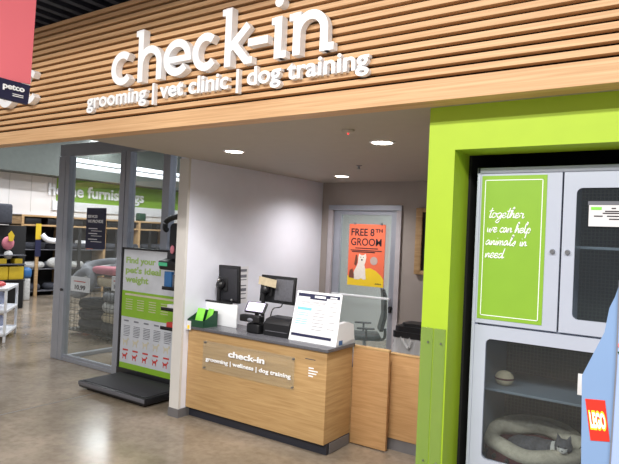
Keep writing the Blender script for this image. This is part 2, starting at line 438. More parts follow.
stroke_word(t, [('c', -3.93, -3.665), ('h', -3.645, -3.35), ('e', -3.325, -3.045), ('c', -3.025, -2.775), ('k', -2.755, -2.49), ('-', -2.515, -2.35), ('i', -2.33, -2.205), ('n', -2.185, -1.865)], 3.062, .265, .056, .06)
t = thing('sign_lettering', 'smaller white raised line grooming, vet clinic, dog training under check-in', 'sign', (-2.9, YF, 2.89))
letters(t, 'grooming | vet clinic | dog training', -4.27, -1.62, 2.885, 3.045, .035, .018)
t = thing('sign_lettering', 'white raised letters cut off behind the coral banner', 'sign', (-5.3, YF, 3.03))
stroke_word(t, [('e', -5.66, -5.34), ('c', -5.26, -4.97)], 3.04, .31, .056, .06)

# ------------------------------------------------------------------ hanging banner, top left
t = thing('hanging_banner', 'coral red hanging banner with a navy strip reading petco', 'banner', (-3.2, 1.2, 2.6))
bm = B(); prism(bm, [(.75, 2.68), (1.805, 2.745), (1.825, 3.6), (.75, 3.6)], FX, -3.2, -3.212); obj('banner_cloth', bm, 'banner_red', t)
bm = B(); prism(bm, [(.75, 2.655), (1.79, 2.625), (1.80, 2.735), (.75, 2.76)], FX, -3.19, -3.216); ns = obj('navy_strip', bm, 'navy', t)
obj('lettering', fit_text('petco', 1.645, 1.765, 2.677, 2.715, -3.186, -3.19, FX, .03), 'letter', t)
bm = B()
for z in (2.664, 2.654): box(bm, -3.19, -3.187, 1.70, 1.76, z, z+.004)
obj('printed_lines', bm, 'letter', t)
bm = B(); cyl(bm, (-3.206, .75, 3.61), (-3.206, 1.84, 3.61), .012); obj('top_rail', bm, 'alu', t)
bm = B(); cyl(bm, (-3.206, .9, 3.61), (-3.206, .9, 5.65), .004, seg=6); cyl(bm, (-3.206, 1.7, 3.61), (-3.206, 1.7, 5.65), .004, seg=6); obj('cable', bm, 'steel', t)

# ------------------------------------------------------------------ glass storefront
w = struct('window_1', box(B(), -7.93, -4.62, YS, YS+.06, 2.97, 3.14), 'alu')
def post(x0, x1): struct('post', box(B(), x0, x1, YS-.02, YS+.09, 0, 2.97, .006), 'alu', w)
post(-7.92, -7.76); post(-7.75, -7.655); post(-6.50, -6.40); post(-6.385, -6.30); post(-5.66, -5.53)
bm = B()
for x0, x1 in ((-7.655, -6.50), (-6.30, -5.66), (-5.53, -4.62)): box(bm, x0, x1, YS-.01, YS+.07, .0, .05, .004); box(bm, x0, x1, YS+.01, YS+.05, .05, .085)
struct('bottom_rail', bm, 'alu', w)
for x0, x1 in ((-7.655, -6.50), (-6.30, -5.66), (-5.53, -4.62)): struct('glass_pane', box(B(), x0, x1, YS+.025, YS+.033, .085, 2.97), 'glass', w)
bm = B(); cyl(bm, (-7.70, YS-.02, 1.02), (-7.70, YS-.045, 1.02), .018); cyl(bm, (-7.70, YS-.045, 1.02), (-7.64, YS-.05, 1.02), .009); struct('door_handle', bm, 'black', w)
struct('trim_2', box(B(), -7.72, -7.66, YS+.1, 7.6, 0, .06, .004), 'alu')
# services notice on the glass
t = thing('window_notice', 'navy notice reading services we provide stuck on the glass', 'notice', (-7.02, YS, 1.64))
obj('notice_card', box(B(), -7.24, -6.81, YS+.012, YS+.024, 1.645, 2.215), 'navy', t)
bm = fit_text('SERVICES', -7.21, -6.99, 2.075, 2.115, YS+.010, YS+.012, FY, .03)
join_bm(bm, fit_text('WE PROVIDE', -7.21, -6.86, 2.005, 2.05, YS+.010, YS+.012, FY, .03))
for z in (1.90, 1.83, 1.75):
    box(bm, -7.18, -6.98, YS+.010, YS+.012, z+.02, z+.032); box(bm, -7.12, -6.88, YS+.010, YS+.012, z-.01, z-.003)
obj('lettering', bm, 'letter', t)

# ------------------------------------------------------------------ recessed downlights and ceiling devices
def downlight(loc, label):
    t = thing('recessed_downlight', label, 'ceiling light', loc, 0, 'recessed downlights in the bay ceiling')
    bm = B(); lathe(bm, (0, 0, 0), [(.088, 0), (.102, 0), (.104, -.004), (.09, -.010), (.082, -.006)]); obj('trim_ring', bm, 'white', t, world=False)
    bm = B(); lathe(bm, (0, 0, 0), [(.081, -.001), (.081, -.007), (.05, -.008)]); obj('lens', bm, 'lamp', t, world=False)
    return t
d0 = downlight((-3.64, 4.03, H), 'left front downlight glowing in the bay ceiling')
spots = [((-2.11, 4.04, H), 'bright downlight nearest the green wall'), ((-3.73, 6.11, H), 'small far downlight above the poster door')]
for p, l in spots: dup(d0, p, l)
bm = B(); lathe(bm, (-3.01, 5.265, H), [(.03, 0), (.03, -.006), (.012, -.012), (.010, -.03), (.022, -.034), (.022, -.038)], 16)
tag(obj('sprinkler_head', bm, 'steel'), 'tiny sprinkler head in the ceiling between the downlights', 'sprinkler')
t = thing('smoke_detector', 'small flush detector with a red light near the slats', 'detector', (-2.10, 3.5, H))
bm = B(); lathe(bm, (-2.10, 3.5, H), [(.045, 0), (.045, -.01), (.035, -.02), (.02, -.024)]); obj('housing', bm, 'soffit', t)
bm = B(); sph(bm, (-2.10, 3.5, H-.026), .007, seg=10); obj('indicator_light', bm, mat('red_indicator', (255, 60, 60), .4, emit=1.5), t)

# ------------------------------------------------------------------ check-in counter
YC = 4.37; CX0 = XW+.003; CX1 = -2.74
t = thing('check_in_counter', 'oak laminate check-in counter with a dark top', 'counter', (-3.6, 4.37, 0))
obj('body', box(B(), CX0, CX1, YC, 4.825, .10, .925, .003), 'lam', t)
bm = B(); box(bm, CX0, CX1+.025, YC-.025, 4.825, .925, .957, .004); top = obj('countertop', bm, 'slate', t)
obj('toe_kick', box(B(), CX0+.01, CX1+.005, YC+.05, 4.82, 0, .10), 'kick', t)
obj('end_kick', box(B(), CX1+.006, CX1+.012, YC+.09, 4.80, .005, .098), 'kick_grey', t)
obj('rear_desk', box(B(), CX0+.13, CX1, 4.83, 5.45, .72, .755, .004), 'slate', t)
obj('desk_side', box(B(), CX1-.03, CX1, 4.83, 5.40, 0, .72), 'lam', t)
obj('desk_side', box(B(), CX0+.14, CX0+.17, 4.83, 5.40, 0, .72), 'lam', t)
pl = obj('acrylic_plaque', box(B(), -4.235, -3.075, YC-.022, YC-.016, .535, .835, .002), 'acrylic', t, label='clear acrylic plaque with white lettering')
obj('lettering', join_bm(fit_text('check-in', -3.885, -3.425, .715, .775, YC-.026, YC-.022, FY, .03), fit_text('grooming | wellness | dog training', -4.19, -3.11, .62, .672, YC-.026, YC-.022, FY, .018)), 'letter', pl)
for x, z in ((-4.215, .555), (-3.095, .815), (-4.215, .815), (-3.095, .555)):
    bm = B(); cyl(bm, (x, YC-.026, z), (x, YC+.0, z), .008, seg=12); obj('standoff', bm, 'steel', pl)
bm = B()
for k, wd in enumerate((.055, .10, .085, .05)): box(bm, -2.93, -2.93+wd, YC-.002, YC, .755-k*.024, .766-k*.024)
obj('printed_notice', bm, 'letter', t)
obj('grommet_slot', box(B(), -2.97, -2.86, YC-.003, YC, .835, .842), 'slate', t)

# low gate panels right of the counter
t = thing('gate_panel', 'oak half-height gate panel joining the counter end', 'gate', (-2.54, 4.85, 0))
obj('panel', box(B(), -2.735, -2.36, 4.83, 4.868, .012, .915, .003), 'lam2', t)
obj('top_cap', box(B(), -2.737, -2.357, 4.828, 4.872, .915, .937, .003), 'lam', t)
for z in (.25, .7):
    bm = B(); cyl(bm, (-2.42, 4.876, z), (-2.42, 4.876, z+.08), .008); obj('hinge', bm, 'steel', t)
t = thing('partition_panel', 'oak low partition with a grey base beside the green wall', 'partition', (-1.8, 4.95, 0))
obj('panel', box(B(), -2.40, -1.26, 4.93, 4.98, .11, .885, .003), 'lam2', t)
obj('base', box(B(), -2.40, -1.26, 4.945, 4.98, 0, .11), 'kick_grey', t)
obj('top_cap', box(B(), -2.402, -1.26, 4.927, 4.983, .885, .90, .003), 'lam', t)

# ------------------------------------------------------------------ things on the counter
Z = .957
# brochure tray
t = thing('brochure_tray', 'dark green card tray of pamphlets at the counter left end', 'tray', (-4.35, 4.44, Z), 0)
bm = B(); prism(bm, [(-.10, 0), (.10, 0), (.10, .02), (-.10, .02)], lambda u, v, d: (d, u, v), -.12, .12); 
prism(bm, [(-.10, .02), (-.095, .02), (-.095, .07), (-.10, .07)], lambda u, v, d: (d, u, v), -.12, .12)
for x in (-.12, .116): prism(bm, [(-.10, .02), (.10, .02), (.10, .16), (-.10, .07)], lambda u, v, d, x=x: (x+d, u, v), 0, .004)
prism(bm, [(.095, .02), (.10, .02), (.10, .16), (.095, .16)], lambda u, v, d: (d, u, v), -.12, .12)
obj('tray', bm, 'dkgreen', t, world=False)
def pamphlet(loc, rot, label):
    R = Matrix.Rotation(rot[1], 3, 'Z')@Matrix.Rotation(rot[0], 3, 'X')
    bm = B(); box(bm, loc[0]-.05, loc[0]+.05, loc[1]-.004, loc[1]+.004, loc[2], loc[2]+.15, .002, R, loc)
    tag(obj('pamphlet', bm, 'lime_paper'), label, 'pamphlet', 'pamphlets in the green tray')
pamphlet((-4.40, 4.43, Z+.035), (-.35, .1), 'lime green pamphlet leaning left in the dark green tray')
pamphlet((-4.31, 4.475, Z+.035), (-.3, -.25), 'lime green pamphlet leaning right at the back of the tray')
# hang tag on the wall edge
t = thing('hang_tag', 'small white and yellow tag at the wall edge above the counter', 'tag', (-4.45, 4.36, .93))
obj('card', box(B(), -4.475, -4.415, 4.335, 4.34, .915, 1.01), 'paper', t); obj('yellow_print', box(B(), -4.46, -4.43, 4.332, 4.335, .925, .965), 'yellow', t)
# white screen panel behind counter
t = thing('privacy_panel', 'low white panel on the counter in front of the left monitor', 'panel', (-4.25, 4.61, Z))
obj('panel', box(B(), XW+.006, -4.02, 4.60, 4.62, Z, 1.195, .003), 'white', t)
obj('dark_top_edge', box(B(), XW+.006, -4.10, 4.598, 4.622, 1.195, 1.212), 'black', t)
def monitor(loc, rz, label, w, h, zc, base, tilt, px, rear, rw):
    t = thing('computer_monitor', label, 'monitor', loc, rz)      # screen faces local +Y, back faces local -Y
    R = Matrix.Rotation(tilt, 3, 'X'); c = (0, 0, zc)
    bm = B(); box(bm, -w/2, w/2, -.014, .018, zc-h/2, zc+h/2, .006, R, c); obj('housing', bm, 'black', t, world=False)
    bm = B(); box(bm, rw[0], rw[1], -.026, -.014, zc-h/2+.03, zc+h/2-.03, .008, R, c); obj('rear_cover', bm, rear, t, world=False)
    bm = B(); box(bm, -w/2+.012, w/2-.012, .018, .020, zc-h/2+.012, zc+h/2-.012, 0, R, c); obj('screen', bm, 'slate', t, world=False)
    bm = B(); cyl(bm, (px, -.02, zc), (px, -.075, zc), .05); sph(bm, (px-.01, -.07, zc-.01), .05, .035, .05); box(bm, px-.07, px+.07, -.04, -.02, zc-.08, zc+.08, .01); obj('mount', bm, 'black', t, world=False)
    bm = B(); cyl(bm, (px-.02, -.07, base), (px-.02, -.07, zc), .022); obj('pole', bm, 'black', t, world=False)
    bm = B(); lathe(bm, (px-.01, -.05, base), [(.08, 0), (.08, .012), (.07, .018), (.03, .022)]); obj('base', bm, 'black', t, world=False)
    return t
m1 = monitor((-4.315, 4.80, 0), 0, 'left black monitor seen from behind against the white wall', .30, .41, 1.385, .957, .06, -.07, 'black_mat', (-.11, .13))
bm = B(); sph(bm, (-.065, -.105, 1.43), .02); obj('steel_knob', bm, 'steel', m1, world=False)
bm = B(); sph(bm, (.07, -.035, 1.22), .014); obj('steel_knob', bm, 'steel', m1, world=False)
m2 = monitor((-3.76, 4.95, 0), -.06, 'right black monitor with a note taped to its back', .48, .29, 1.365, .755, -.08, -.12, 'slate', (-.02, .225))
bm = B(); box(bm, -.20, .05, -.088, -.086, 1.40, 1.485, 0, Matrix.Rotation(.10, 3, 'Y'), (-.07, -.087, 1.44)); obj('taped_note', bm, 'tan_fab', m2, world=False, label='cream paper note')
# wall list
t = thing('wall_notice', 'narrow white sheet of grey print on the white wall', 'notice', (XW, 5.22, 1.15))
obj('sheet', box(B(), XW, XW+.003, 5.13, 5.30, 1.13, 1.56), 'paper', t)
bm = B()
for z, h in ((1.50, .03), (1.43, .035), (1.40, .01), (1.33, .012), (1.27, .035), (1.235, .012), (1.18, .012)): box(bm, XW+.003, XW+.005, 5.15, 5.27, z, z+h)
obj('printed_lines', bm, 'print_grey', t)
# payment terminal
t = thing('payment_terminal', 'payment terminal on a stand with a lit pale screen', 'payment terminal', (-3.715, 4.56, Z), .02)
R = Matrix.Rotation(-.55, 3, 'X'); c = (0, -.02, .24)
bm = B(); box(bm, -.125, .125, -.035, -.01, .19, .31, .008, R, c); obj('tablet_housing', bm, 'black', t, world=False)
bm = B(); box(bm, -.105, .105, -.0375, -.035, .205, .30, 0, R, c); obj('lit_screen', bm, 'screen', t, world=False)
bm = B(); box(bm, -.145, .105, -.10, -.02, .11, .18, .012); rd = obj('card_reader', bm, 'black', t, world=False)
bm = B(); sph(bm, (-.005, -.10, .135), .035, .012, .02); obj('keypad', bm, 'print_grey', t, world=False)
bm = B(); cyl(bm, (0, .0, .02), (0, .0, .2), .022); obj('pole', bm, 'black', t, world=False)
bm = B(); box(bm, -.07, .09, -.08, .08, 0, .10, .02); obj('base', bm, 'black', t, world=False)
# receipt printer
t = thing('receipt_printer', 'black receipt printer on the counter beside the printed sign', 'printer', (-3.43, 4.61, Z), .03)
bm = B(); prism(bm, [(-.10, 0), (.12, 0), (.12, .15), (.02, .175), (-.06, .16), (-.10, .12)], lambda u, v, d: (d, u, v), -.15, .15); obj('housing', bm, 'black', t, world=False)
bm = B(); box(bm, -.12, .12, -.03, .08, .155, .185, .008); obj('lid', bm, 'black_mat', t, world=False)
bm = B(); box(bm, -.13, .13, -.103, -.099, .045, .052); obj('paper_slot', bm, 'slate', t, world=False)
# cable
bm = B(); tube(bm, smooth_path([(-3.58, 4.80, 1.27), (-3.55, 4.74, 1.22), (-3.60, 4.68, 1.20), (-3.62, 4.66, 1.12)]), .006); tag(obj('power_cable', bm, 'black'), 'thin black cable looping behind the payment terminal', 'cable')
# printed sign stand
t = thing('sign_stand', 'white tabletop stand holding a printed schedule sheet with navy bars', 'sign', (-3.0, 4.50, Z), -.02)
def SL(u, v, d): return (u*(1-.12*v), .0+v*.22+d, v)       # leans back
bm = B(); prism(bm, [(-.27, 0), (.27, 0), (.27, .465), (-.27, .465)], SL, 0, .006); obj('backing', bm, 'white', t, world=False)
bm = B(); prism(bm, [(-.25, .035), (.25, .035), (.25, .45), (-.25, .45)], SL, -.002, 0); sh = obj('sheet', bm, 'paper', t, world=False)
bm = B(); prism(bm, [(-.25, .415), (.25, .415), (.25, .445), (-.25, .445)], SL, -.003, -.002); prism(bm, [(-.25, .045), (.21, .045), (.21, .07), (-.25, .07)], SL, -.003, -.002); prism(bm, [(-.10, .395), (.10, .395), (.10, .416), (-.10, .416)], SL, -.003, -.002); obj('navy_bar', bm, 'navy', sh, world=False)
bm = B(); prism(bm, [(-.045, .412), (.085, .412), (.085, .432), (-.045, .432)], SL, -.004, -.003); prism(bm, [(.14, .42), (.22, .42), (.22, .432), (.14, .432)], SL, -.004, -.003); obj('heading_print', bm, 'letter', sh, world=False)
bm = B(); prism(bm, [(-.23, .29), (-.06, .29), (-.06, .315), (-.23, .315)], SL, -.003, -.002)
for z in (.26, .24, .2, .18, .16): prism(bm, [(-.23, z), (-.09, z), (-.09, z+.006), (-.23, z+.006)], SL, -.003, -.002)
obj('blue_print', bm, 'sky', sh, world=False)
bm = B()
for z in (.37, .36, .345): prism(bm, [(-.2, z), (.1, z), (.1, z+.003), (-.2, z+.003)], SL, -.003, -.002)
for z in (.30, .27, .24, .21, .18, .15, .12): prism(bm, [(-.03, z), (.10, z), (.10, z+.004), (-.03, z+.004)], SL, -.003, -.002)
for z in (.38, .34, .30, .26, .2, .14): prism(bm, [(.15, z), (.23, z), (.23, z+.004), (.15, z+.004)], SL, -.003, -.002)
obj('small_print', bm, 'print_grey', sh, world=False)
bm = B(); prism(bm, [(0, 0), (.33, 0), (.30, .18), (.20, .21), (.04, .2)], lambda u, v, d: (d, u, v), .22, .27); prism(bm, [(.0, 0), (.33, 0), (.33, .04), (.0, .01)], lambda u, v, d: (d, u, v), -.2, .27); obj('wedge_base', bm, 'white', t, world=False)
obj('blue_sticker', box(B(), .27, .272, .05, .11, .01, .05), 'blue', t, world=False)

# ------------------------------------------------------------------ back door, poster, picture
d = struct('door_1', box(B(), -4.355, -3.24, YB-.03, YB+.13, 2.33, 2.40, .004), 'alu')
struct('door_frame', box(B(), -4.355, -4.285, YB-.03, YB+.13, 0, 2.33, .004), 'door_paint', d)
struct('door_frame', box(B(), -3.31, -3.24, YB-.03, YB+.13, 0, 2.33, .004), 'door_paint', d)
bm = B(); box(bm, -4.28, -4.17, YB+.01, YB+.06, .02, 2.325, .003); box(bm, -3.40, -3.315, YB+.01, YB+.06, .02, 2.325, .003); box(bm, -4.17, -3.40, YB+.01, YB+.06, 2.27, 2.325); box(bm, -4.17, -3.40, YB+.01, YB+.06, .02, .25)
struct('door_leaf', bm, 'alu', d)
struct('glass_pane', box(B(), -4.17, -3.40, YB+.03, YB+.04, .25, 2.27), 'door_glass', d)
struct('push_bar', box(B(), -4.25, -3.36, YB-.04, YB-.01, 1.165, 1.19, .006), 'white', d)
bm = B(); cyl(bm, (-3.36, YB-.02, 1.06), (-3.36, YB+.02, 1.06), .025); box(bm, -3.375, -3.345, YB-.03, YB, 1.0, 1.05, .005); struct('lock', bm, 'black', d)
PY = YB-.03
t = thing('poster', 'orange and yellow poster with a white dog on the back door', 'poster', (-3.73, PY, 1.32))
obj('board', box(B(), -4.005, -3.46, PY, PY+.012, 1.318, 2.142), 'orange', t)
bm = B(); hill = [(-4.005, 1.318), (-3.46, 1.318), (-3.46, 1.42), (-3.50, 1.47), (-3.58, 1.53), (-3.66, 1.56), (-3.74, 1.55), (-3.82, 1.50), (-3.9, 1.46), (-4.005, 1.44)]
prism(bm, hill, FY, PY-.002, PY); obj('yellow_ground', bm, 'yellow', t)
bm = fit_text('FREE 8', -3.97, -3.62, 1.985, 2.085, PY-.003, PY, FY, .018)
join_bm(bm, fit_text('TH', -3.605, -3.50, 2.035, 2.085, PY-.003, PY, FY, .03)); join_bm(bm, fit_text('GROOM', -3.97, -3.51, 1.855, 1.955, PY-.003, PY, FY, .010))
for z, a, b in ((1.815, -3.90, -3.56), (1.785, -3.97, -3.50), (1.765, -3.95, -3.6)): box(bm, a, b, PY-.003, PY, z, z+.012)
join_bm(bm, fit_text('petco', -3.58, -3.49, 1.345, 1.37, PY-.003, PY, FY, .03))
obj('lettering', bm, 'ink', t)
bm = B()
def ell(cx, cz, rx, rz, n=24, a0=0): return [(cx+rx*math.cos(2*PI*k/n), cz+rz*math.sin(2*PI*k/n)) for k in range(n)]
prism(bm, [(-3.90, 1.40), (-3.915, 1.46), (-3.90, 1.52), (-3.87, 1.57), (-3.85, 1.62), (-3.845, 1.70), (-3.835, 1.745), (-3.80, 1.725), (-3.765, 1.73), (-3.735, 1.75), (-3.725, 1.70), (-3.735, 1.64), (-3.75, 1.60), (-3.735, 1.55), (-3.73, 1.47), (-3.72, 1.41), (-3.76, 1.40), (-3.79, 1.42), (-3.83, 1.40)], FY, PY-.004, PY-.002); obj('dog_figure', bm, 'dog_white', t)
bm = B(); prism(bm, [(-3.905, 1.60), (-3.885, 1.73), (-3.865, 1.73), (-3.855, 1.66), (-3.875, 1.58)], FY, PY-.006, PY-.004); prism(bm, [(-3.985, 1.42), (-3.97, 1.52), (-3.93, 1.54), (-3.905, 1.47), (-3.90, 1.41)], FY, PY-.005, PY-.003); obj('brown_patch', bm, 'dog_brown', t)
bm = B(); prism(bm, ell(-3.79, 1.665, .013, .011, 12), FY, PY-.006, PY-.004); prism(bm, ell(-3.808, 1.70, .006, .006, 10), FY, PY-.006, PY-.004); prism(bm, ell(-3.768, 1.70, .006, .006, 10), FY, PY-.006, PY-.004); obj('dog_face', bm, 'ink', t)
bm = B(); prism(bm, ell(-3.61, 1.66, .055, .055), FY, PY-.004, PY-.002); obj('badge', bm, 'badge', t)
bm = B()
for x in (-3.93, -3.53): box(bm, x, x+.02, PY-.01, PY+.02, 2.135, 2.165)
obj('clip', bm, 'steel', t)
t = thing('framed_picture', 'oak framed picture on the back wall beside the green edge', 'picture', (-2.75, YB, 1.5))
bm = B(); x0, x1, z0, z1 = -3.03, -2.45, 1.53, 2.365
box(bm, x0, x0+.085, YB-.05, YB, z0, z1, .003); box(bm, x1-.085, x1, YB-.05, YB, z0, z1, .003); box(bm, x0+.085, x1-.085, YB-.05, YB, z0, z0+.05, .003); box(bm, x0+.085, x1-.085, YB-.05, YB, z1-.05, z1, .003)
obj('frame', bm, 'pine', t); obj('print', box(B(), x0+.08, x1-.08, YB-.02, YB-.005, z0+.04, z1-.04), 'ink', t)
bm = B(); sph(bm, (x0+.2, YB-.022, 1.8), .09, .003, .16); sph(bm, (x0+.24, YB-.022, 2.1), .07, .003, .08); obj('green_print', bm, 'dkgreen', t)

# waste bin
t = thing('waste_bin', 'grey bin with black lid and clear liner by the back wall', 'bin', (-2.82, 6.5, 0))
bm = B(); prism(bm, rrect(-3.03, -2.62, 6.33, 6.68, .05), FZ, 0, .80); obj('body', bm, 'kick_grey', t)
bm = B()
n = 48; rows = []
for k, (z, g) in enumerate(((.86, .012), (.80, .026), (.70, .022), (.60, .03), (.52, .04))):
    rows.append([bm.verts.new((-2.825+(.205+g+.010*math.sin(i*1.7+k))*max(-1, min(1, 1.25*math.cos(2*PI*i/n))), 6.505+(.175+g+.010*math.sin(i*2.3+k))*max(-1, min(1, 1.25*math.sin(2*PI*i/n))), z+.02*math.sin(i*.9)*(k == 4))) for i in range(n)])
for a, b in zip(rows, rows[1:]):
    for i in range(n): bm.faces.new((a[i], a[(i+1) % n], b[(i+1) % n], b[i]))
obj('liner', bm, 'bag', t)
bm = B(); prism(bm, rrect(-3.06, -2.59, 6.30, 6.71, .06), FZ, .80, .87); prism(bm, rrect(-3.04, -2.61, 6.32, 6.69, .06), FZ, .87, .93); prism(bm, rrect(-2.98, -2.67, 6.38, 6.63, .06), FZ, .93, .965); obj('lid', bm, 'black', t)
bm = B(); tube(bm, smooth_path([(-2.90, 6.275, .80), (-2.86, 6.27, .73), (-2.82, 6.27, .70), (-2.80, 6.275, .78)]), .018); obj('liner_knot', bm, 'bag', t)

# office chair in the room behind the door
t = thing('office_chair', 'black swivel office chair seen through the back door glass', 'chair', (-4.17, 7.68, 0), -1.0)
bm = B(); box(bm, -.24, .24, -.23, .23, .46, .54, .035); obj('seat', bm, 'black', t, world=False)
bm = B(); prism(bm, [(.20, .60), (.25, .60), (.30, .8), (.29, 1.12), (.26, 1.22), (.22, 1.22), (.24, 1.1), (.25, .82)], lambda u, v, d: (d, u, v), -.2, .2); obj('backrest', bm, 'black', t, world=False)
bm = B(); tube(bm, smooth_path([(0, .05, .45), (0, .28, .46), (0, .30, .62)]), .022); obj('back_bracket', bm, 'black', t, world=False)
bm = B(); cyl(bm, (0, 0, .08), (0, 0, .46), .028); obj('gas_column', bm, 'steel', t, world=False)
for s in (-1, 1):
    bm = B(); tube(bm, smooth_path([(s*.2, 0, .47), (s*.3, 0, .5), (s*.3, 0, .64)]), .015); box(bm, s*.3-.035, s*.3+.035, -.14, .12, .64, .665, .012); obj('armrest', bm, 'black', t, world=False)
for k in range(5):
    a = k*2*PI/5+.3
    bm = B(); tube(bm, [(0, 0, .11), (.15*math.cos(a), .15*math.sin(a), .095), (.3*math.cos(a), .3*math.sin(a), .075)], .018); lg = obj('leg', bm, 'black', t, world=False)
    bm = B(); cyl(bm, (.3*math.cos(a)-.02, .3*math.sin(a), .03), (.3*math.cos(a)+.02, .3*math.sin(a), .03), .03, seg=14); obj('castor', bm, 'black', lg, world=False)

# ------------------------------------------------------------------ pet scale with its sign
SX0, SX1, SY = -6.245, -5.0, 4.86
t = thing('pet_scale', 'low black pet weighing scale with tall printed sign board', 'scale', (-5.6, 4.55, 0))
bm = B(); box(bm, -6.15, -4.97, 4.24, 4.84, .03, .105, .008); obj('platform', bm, 'black', t)
bm = B(); box(bm, -6.12, -5.0, 4.27, 4.82, .105, .112, .003); obj('rubber_mat', bm, 'black_mat', t)
bm = B(); box(bm, -6.155, -4.965, 4.232, 4.24, .055, .10, .003); obj('metal_edge', bm, 'slate', t)
for x in (-6.05, -5.1):
    for y in (4.32, 4.78):
        bm = B(); cyl(bm, (x, y, 0), (x, y, .03), .03); obj('foot', bm, 'black', t)
bm = B(); box(bm, SX0, SX0+.035, SY-.01, SY+.05, .0, 1.70, .004); box(bm, SX1-.035, SX1, SY-.01, SY+.05, .0, 1.70, .004); box(bm, SX0, SX1, SY-.01, SY+.05, 1.68, 1.705, .004); box(bm, SX0, SX1, SY-.02, SY+.05, .04, .16, .004); obj('sign_frame', bm, 'black', t)
pn = obj('sign_panel', box(B(), SX0+.035, SX1-.035, SY, SY+.02, .16, 1.68), mat('sign_panel_print', (196, 200, 208), .5), t)
D0, D1 = SY-.003, SY
bm = B(); box(bm, SX0+.035, SX1-.035, D0, D1, .82, 1.15); box(bm, SX0+.035, SX1-.035, D0, D1, .16, .23); obj('green_band', bm, 'green_print', pn)
bm = fit_text('Find your', -6.16, -5.60, 1.48, 1.585, D0, D1, FY, .03); join_bm(bm, fit_text("pet's ideal", -6.16, -5.50, 1.355, 1.465, D0, D1, FY, .03)); join_bm(bm, fit_text('weight', -6.16, -5.72, 1.235, 1.345, D0, D1, FY, .03)); obj('green_lettering', bm, 'print_green', pn)
bm = B(); box(bm, -6.15, -5.15, D0-.001, D0, 1.095, 1.12)
for i in range(5):
    x = -6.13+i*.22
    for z in (1.04, 1.01, .98, .95, .92): box(bm, x, x+.13, D0-.001, D0, z, z+.008)
obj('white_print', bm, 'print_tan', pn)
bm = B()
for i in range(6):
    x = -6.15+i*.19
    for z in (.77, .76, .70, .68, .66, .64, .62, .60): box(bm, x, x+(.12 if z < .75 else .09), D0, D1, z, z+.007)
    box(bm, x, x+.10, D0, D1, .575, .583)
obj('small_print', bm, 'print_grey', pn)
dog = [(0, 0), (.012, 0), (.018, .035), (.06, .035), (.066, 0), (.078, 0), (.08, .05), (.095, .075), (.112, .078), (.108, .092), (.09, .105), (.075, .075), (.02, .065), (-.005, .085), (-.01, .08), (.005, .05)]
def dogs(z, s, m, nm):
    bm = B()
    for i in range(6):
        x = -6.15+i*.19; prism(bm, [(x+u*s, z+v*s) for u, v in dog], FY, D0, D1)
    return obj(nm, bm, m, pn)
dogs(.45, 1., 'print_tan', 'dog_silhouettes'); dogs(.275, .85, 'print_red', 'red_dog_silhouettes')
bm = B()
for i in range(6): box(bm, -6.15+i*.19, -6.05+i*.19, D0, D1, .385, .405)
obj('red_captions', bm, 'print_red', pn)
# read-out head and racks at the right edge of the sign
obj('rack_post', box(B(), -4.90, -4.86, 4.72, 4.76, 0, 1.62, .004), 'black', t)
bm = B(); box(bm, -5.24, -4.86, 4.58, 4.72, 1.50, 1.61, .02, Matrix.Rotation(.25, 3, 'X')); hd = obj('readout_head', bm, 'black', t)
bm = B(); box(bm, -5.22, -5.08, 4.568, 4.578, 1.535, 1.575); obj('lcd_screen', bm, 'lcd', hd)
bm = B(); box(bm, -5.12, -4.88, 4.60, 4.71, 1.62, 1.70, .01); obj('handset', bm, 'black_mat', t)
for k, (z, m) in enumerate(((1.26, 'blue'), (1.02, 'paper'), (.80, 'print_red'))):
    bm = B(); box(bm, -5.18, -4.88, 4.60, 4.72, z, z+.015, .003); box(bm, -5.18, -4.88, 4.60, 4.605, z, z+.04, .002); rk = obj('rack_tray', bm, 'black', t)
    if k == 0:
        tag(obj('leaflet', box(B(), -5.17, -5.05, 4.62, 4.66, z+.016, z+.21, .004), 'blue'), 'blue leaflet stack in the rack beside the scale sign, nearer the glass', 'leaflet')
        tag(obj('leaflet', box(B(), -5.03, -4.90, 4.62, 4.66, z+.016, z+.18, .004), 'slate'), 'dark grey leaflet stack in the rack, nearer the white wall', 'leaflet')
    else:
        tag(obj('leaflet_stack' if k == 1 else 'small_carton', box(B(), -5.10, -4.90, 4.62, 4.70, z+.016, z+(.075 if k == 1 else .09), .004), m), 'white leaflet stack on the middle rack tray of the scale' if k == 1 else 'red small carton on the lowest rack tray of the scale', 'leaflet' if k == 1 else 'carton')
# black bag hanging on the wall side
t = thing('hanging_bag', 'black bag hanging by a hooked strap left of the white wall', 'bag', (-4.85, 4.62, 1.7))
bm = B(); prism(bm, rrect(-5.06, -4.66, 1.70, 2.03, .06), FY, 4.58, 4.68); obj('bag_body', bm, 'black', t)
bm = B(); tube(bm, smooth_path([(-4.62, 4.63, 2.10), (-4.8, 4.63, 2.12), (-5.05, 4.63, 2.10), (-5.18, 4.63, 2.05), (-5.20, 4.63, 1.97), (-5.17, 4.63, 1.95)]), .032); obj('strap', bm, 'black', t)
bm = B(); sph(bm, (-5.0, 4.57, 1.73), .03, .02, .05, 12); obj('tag', bm, 'pink_fab', t)

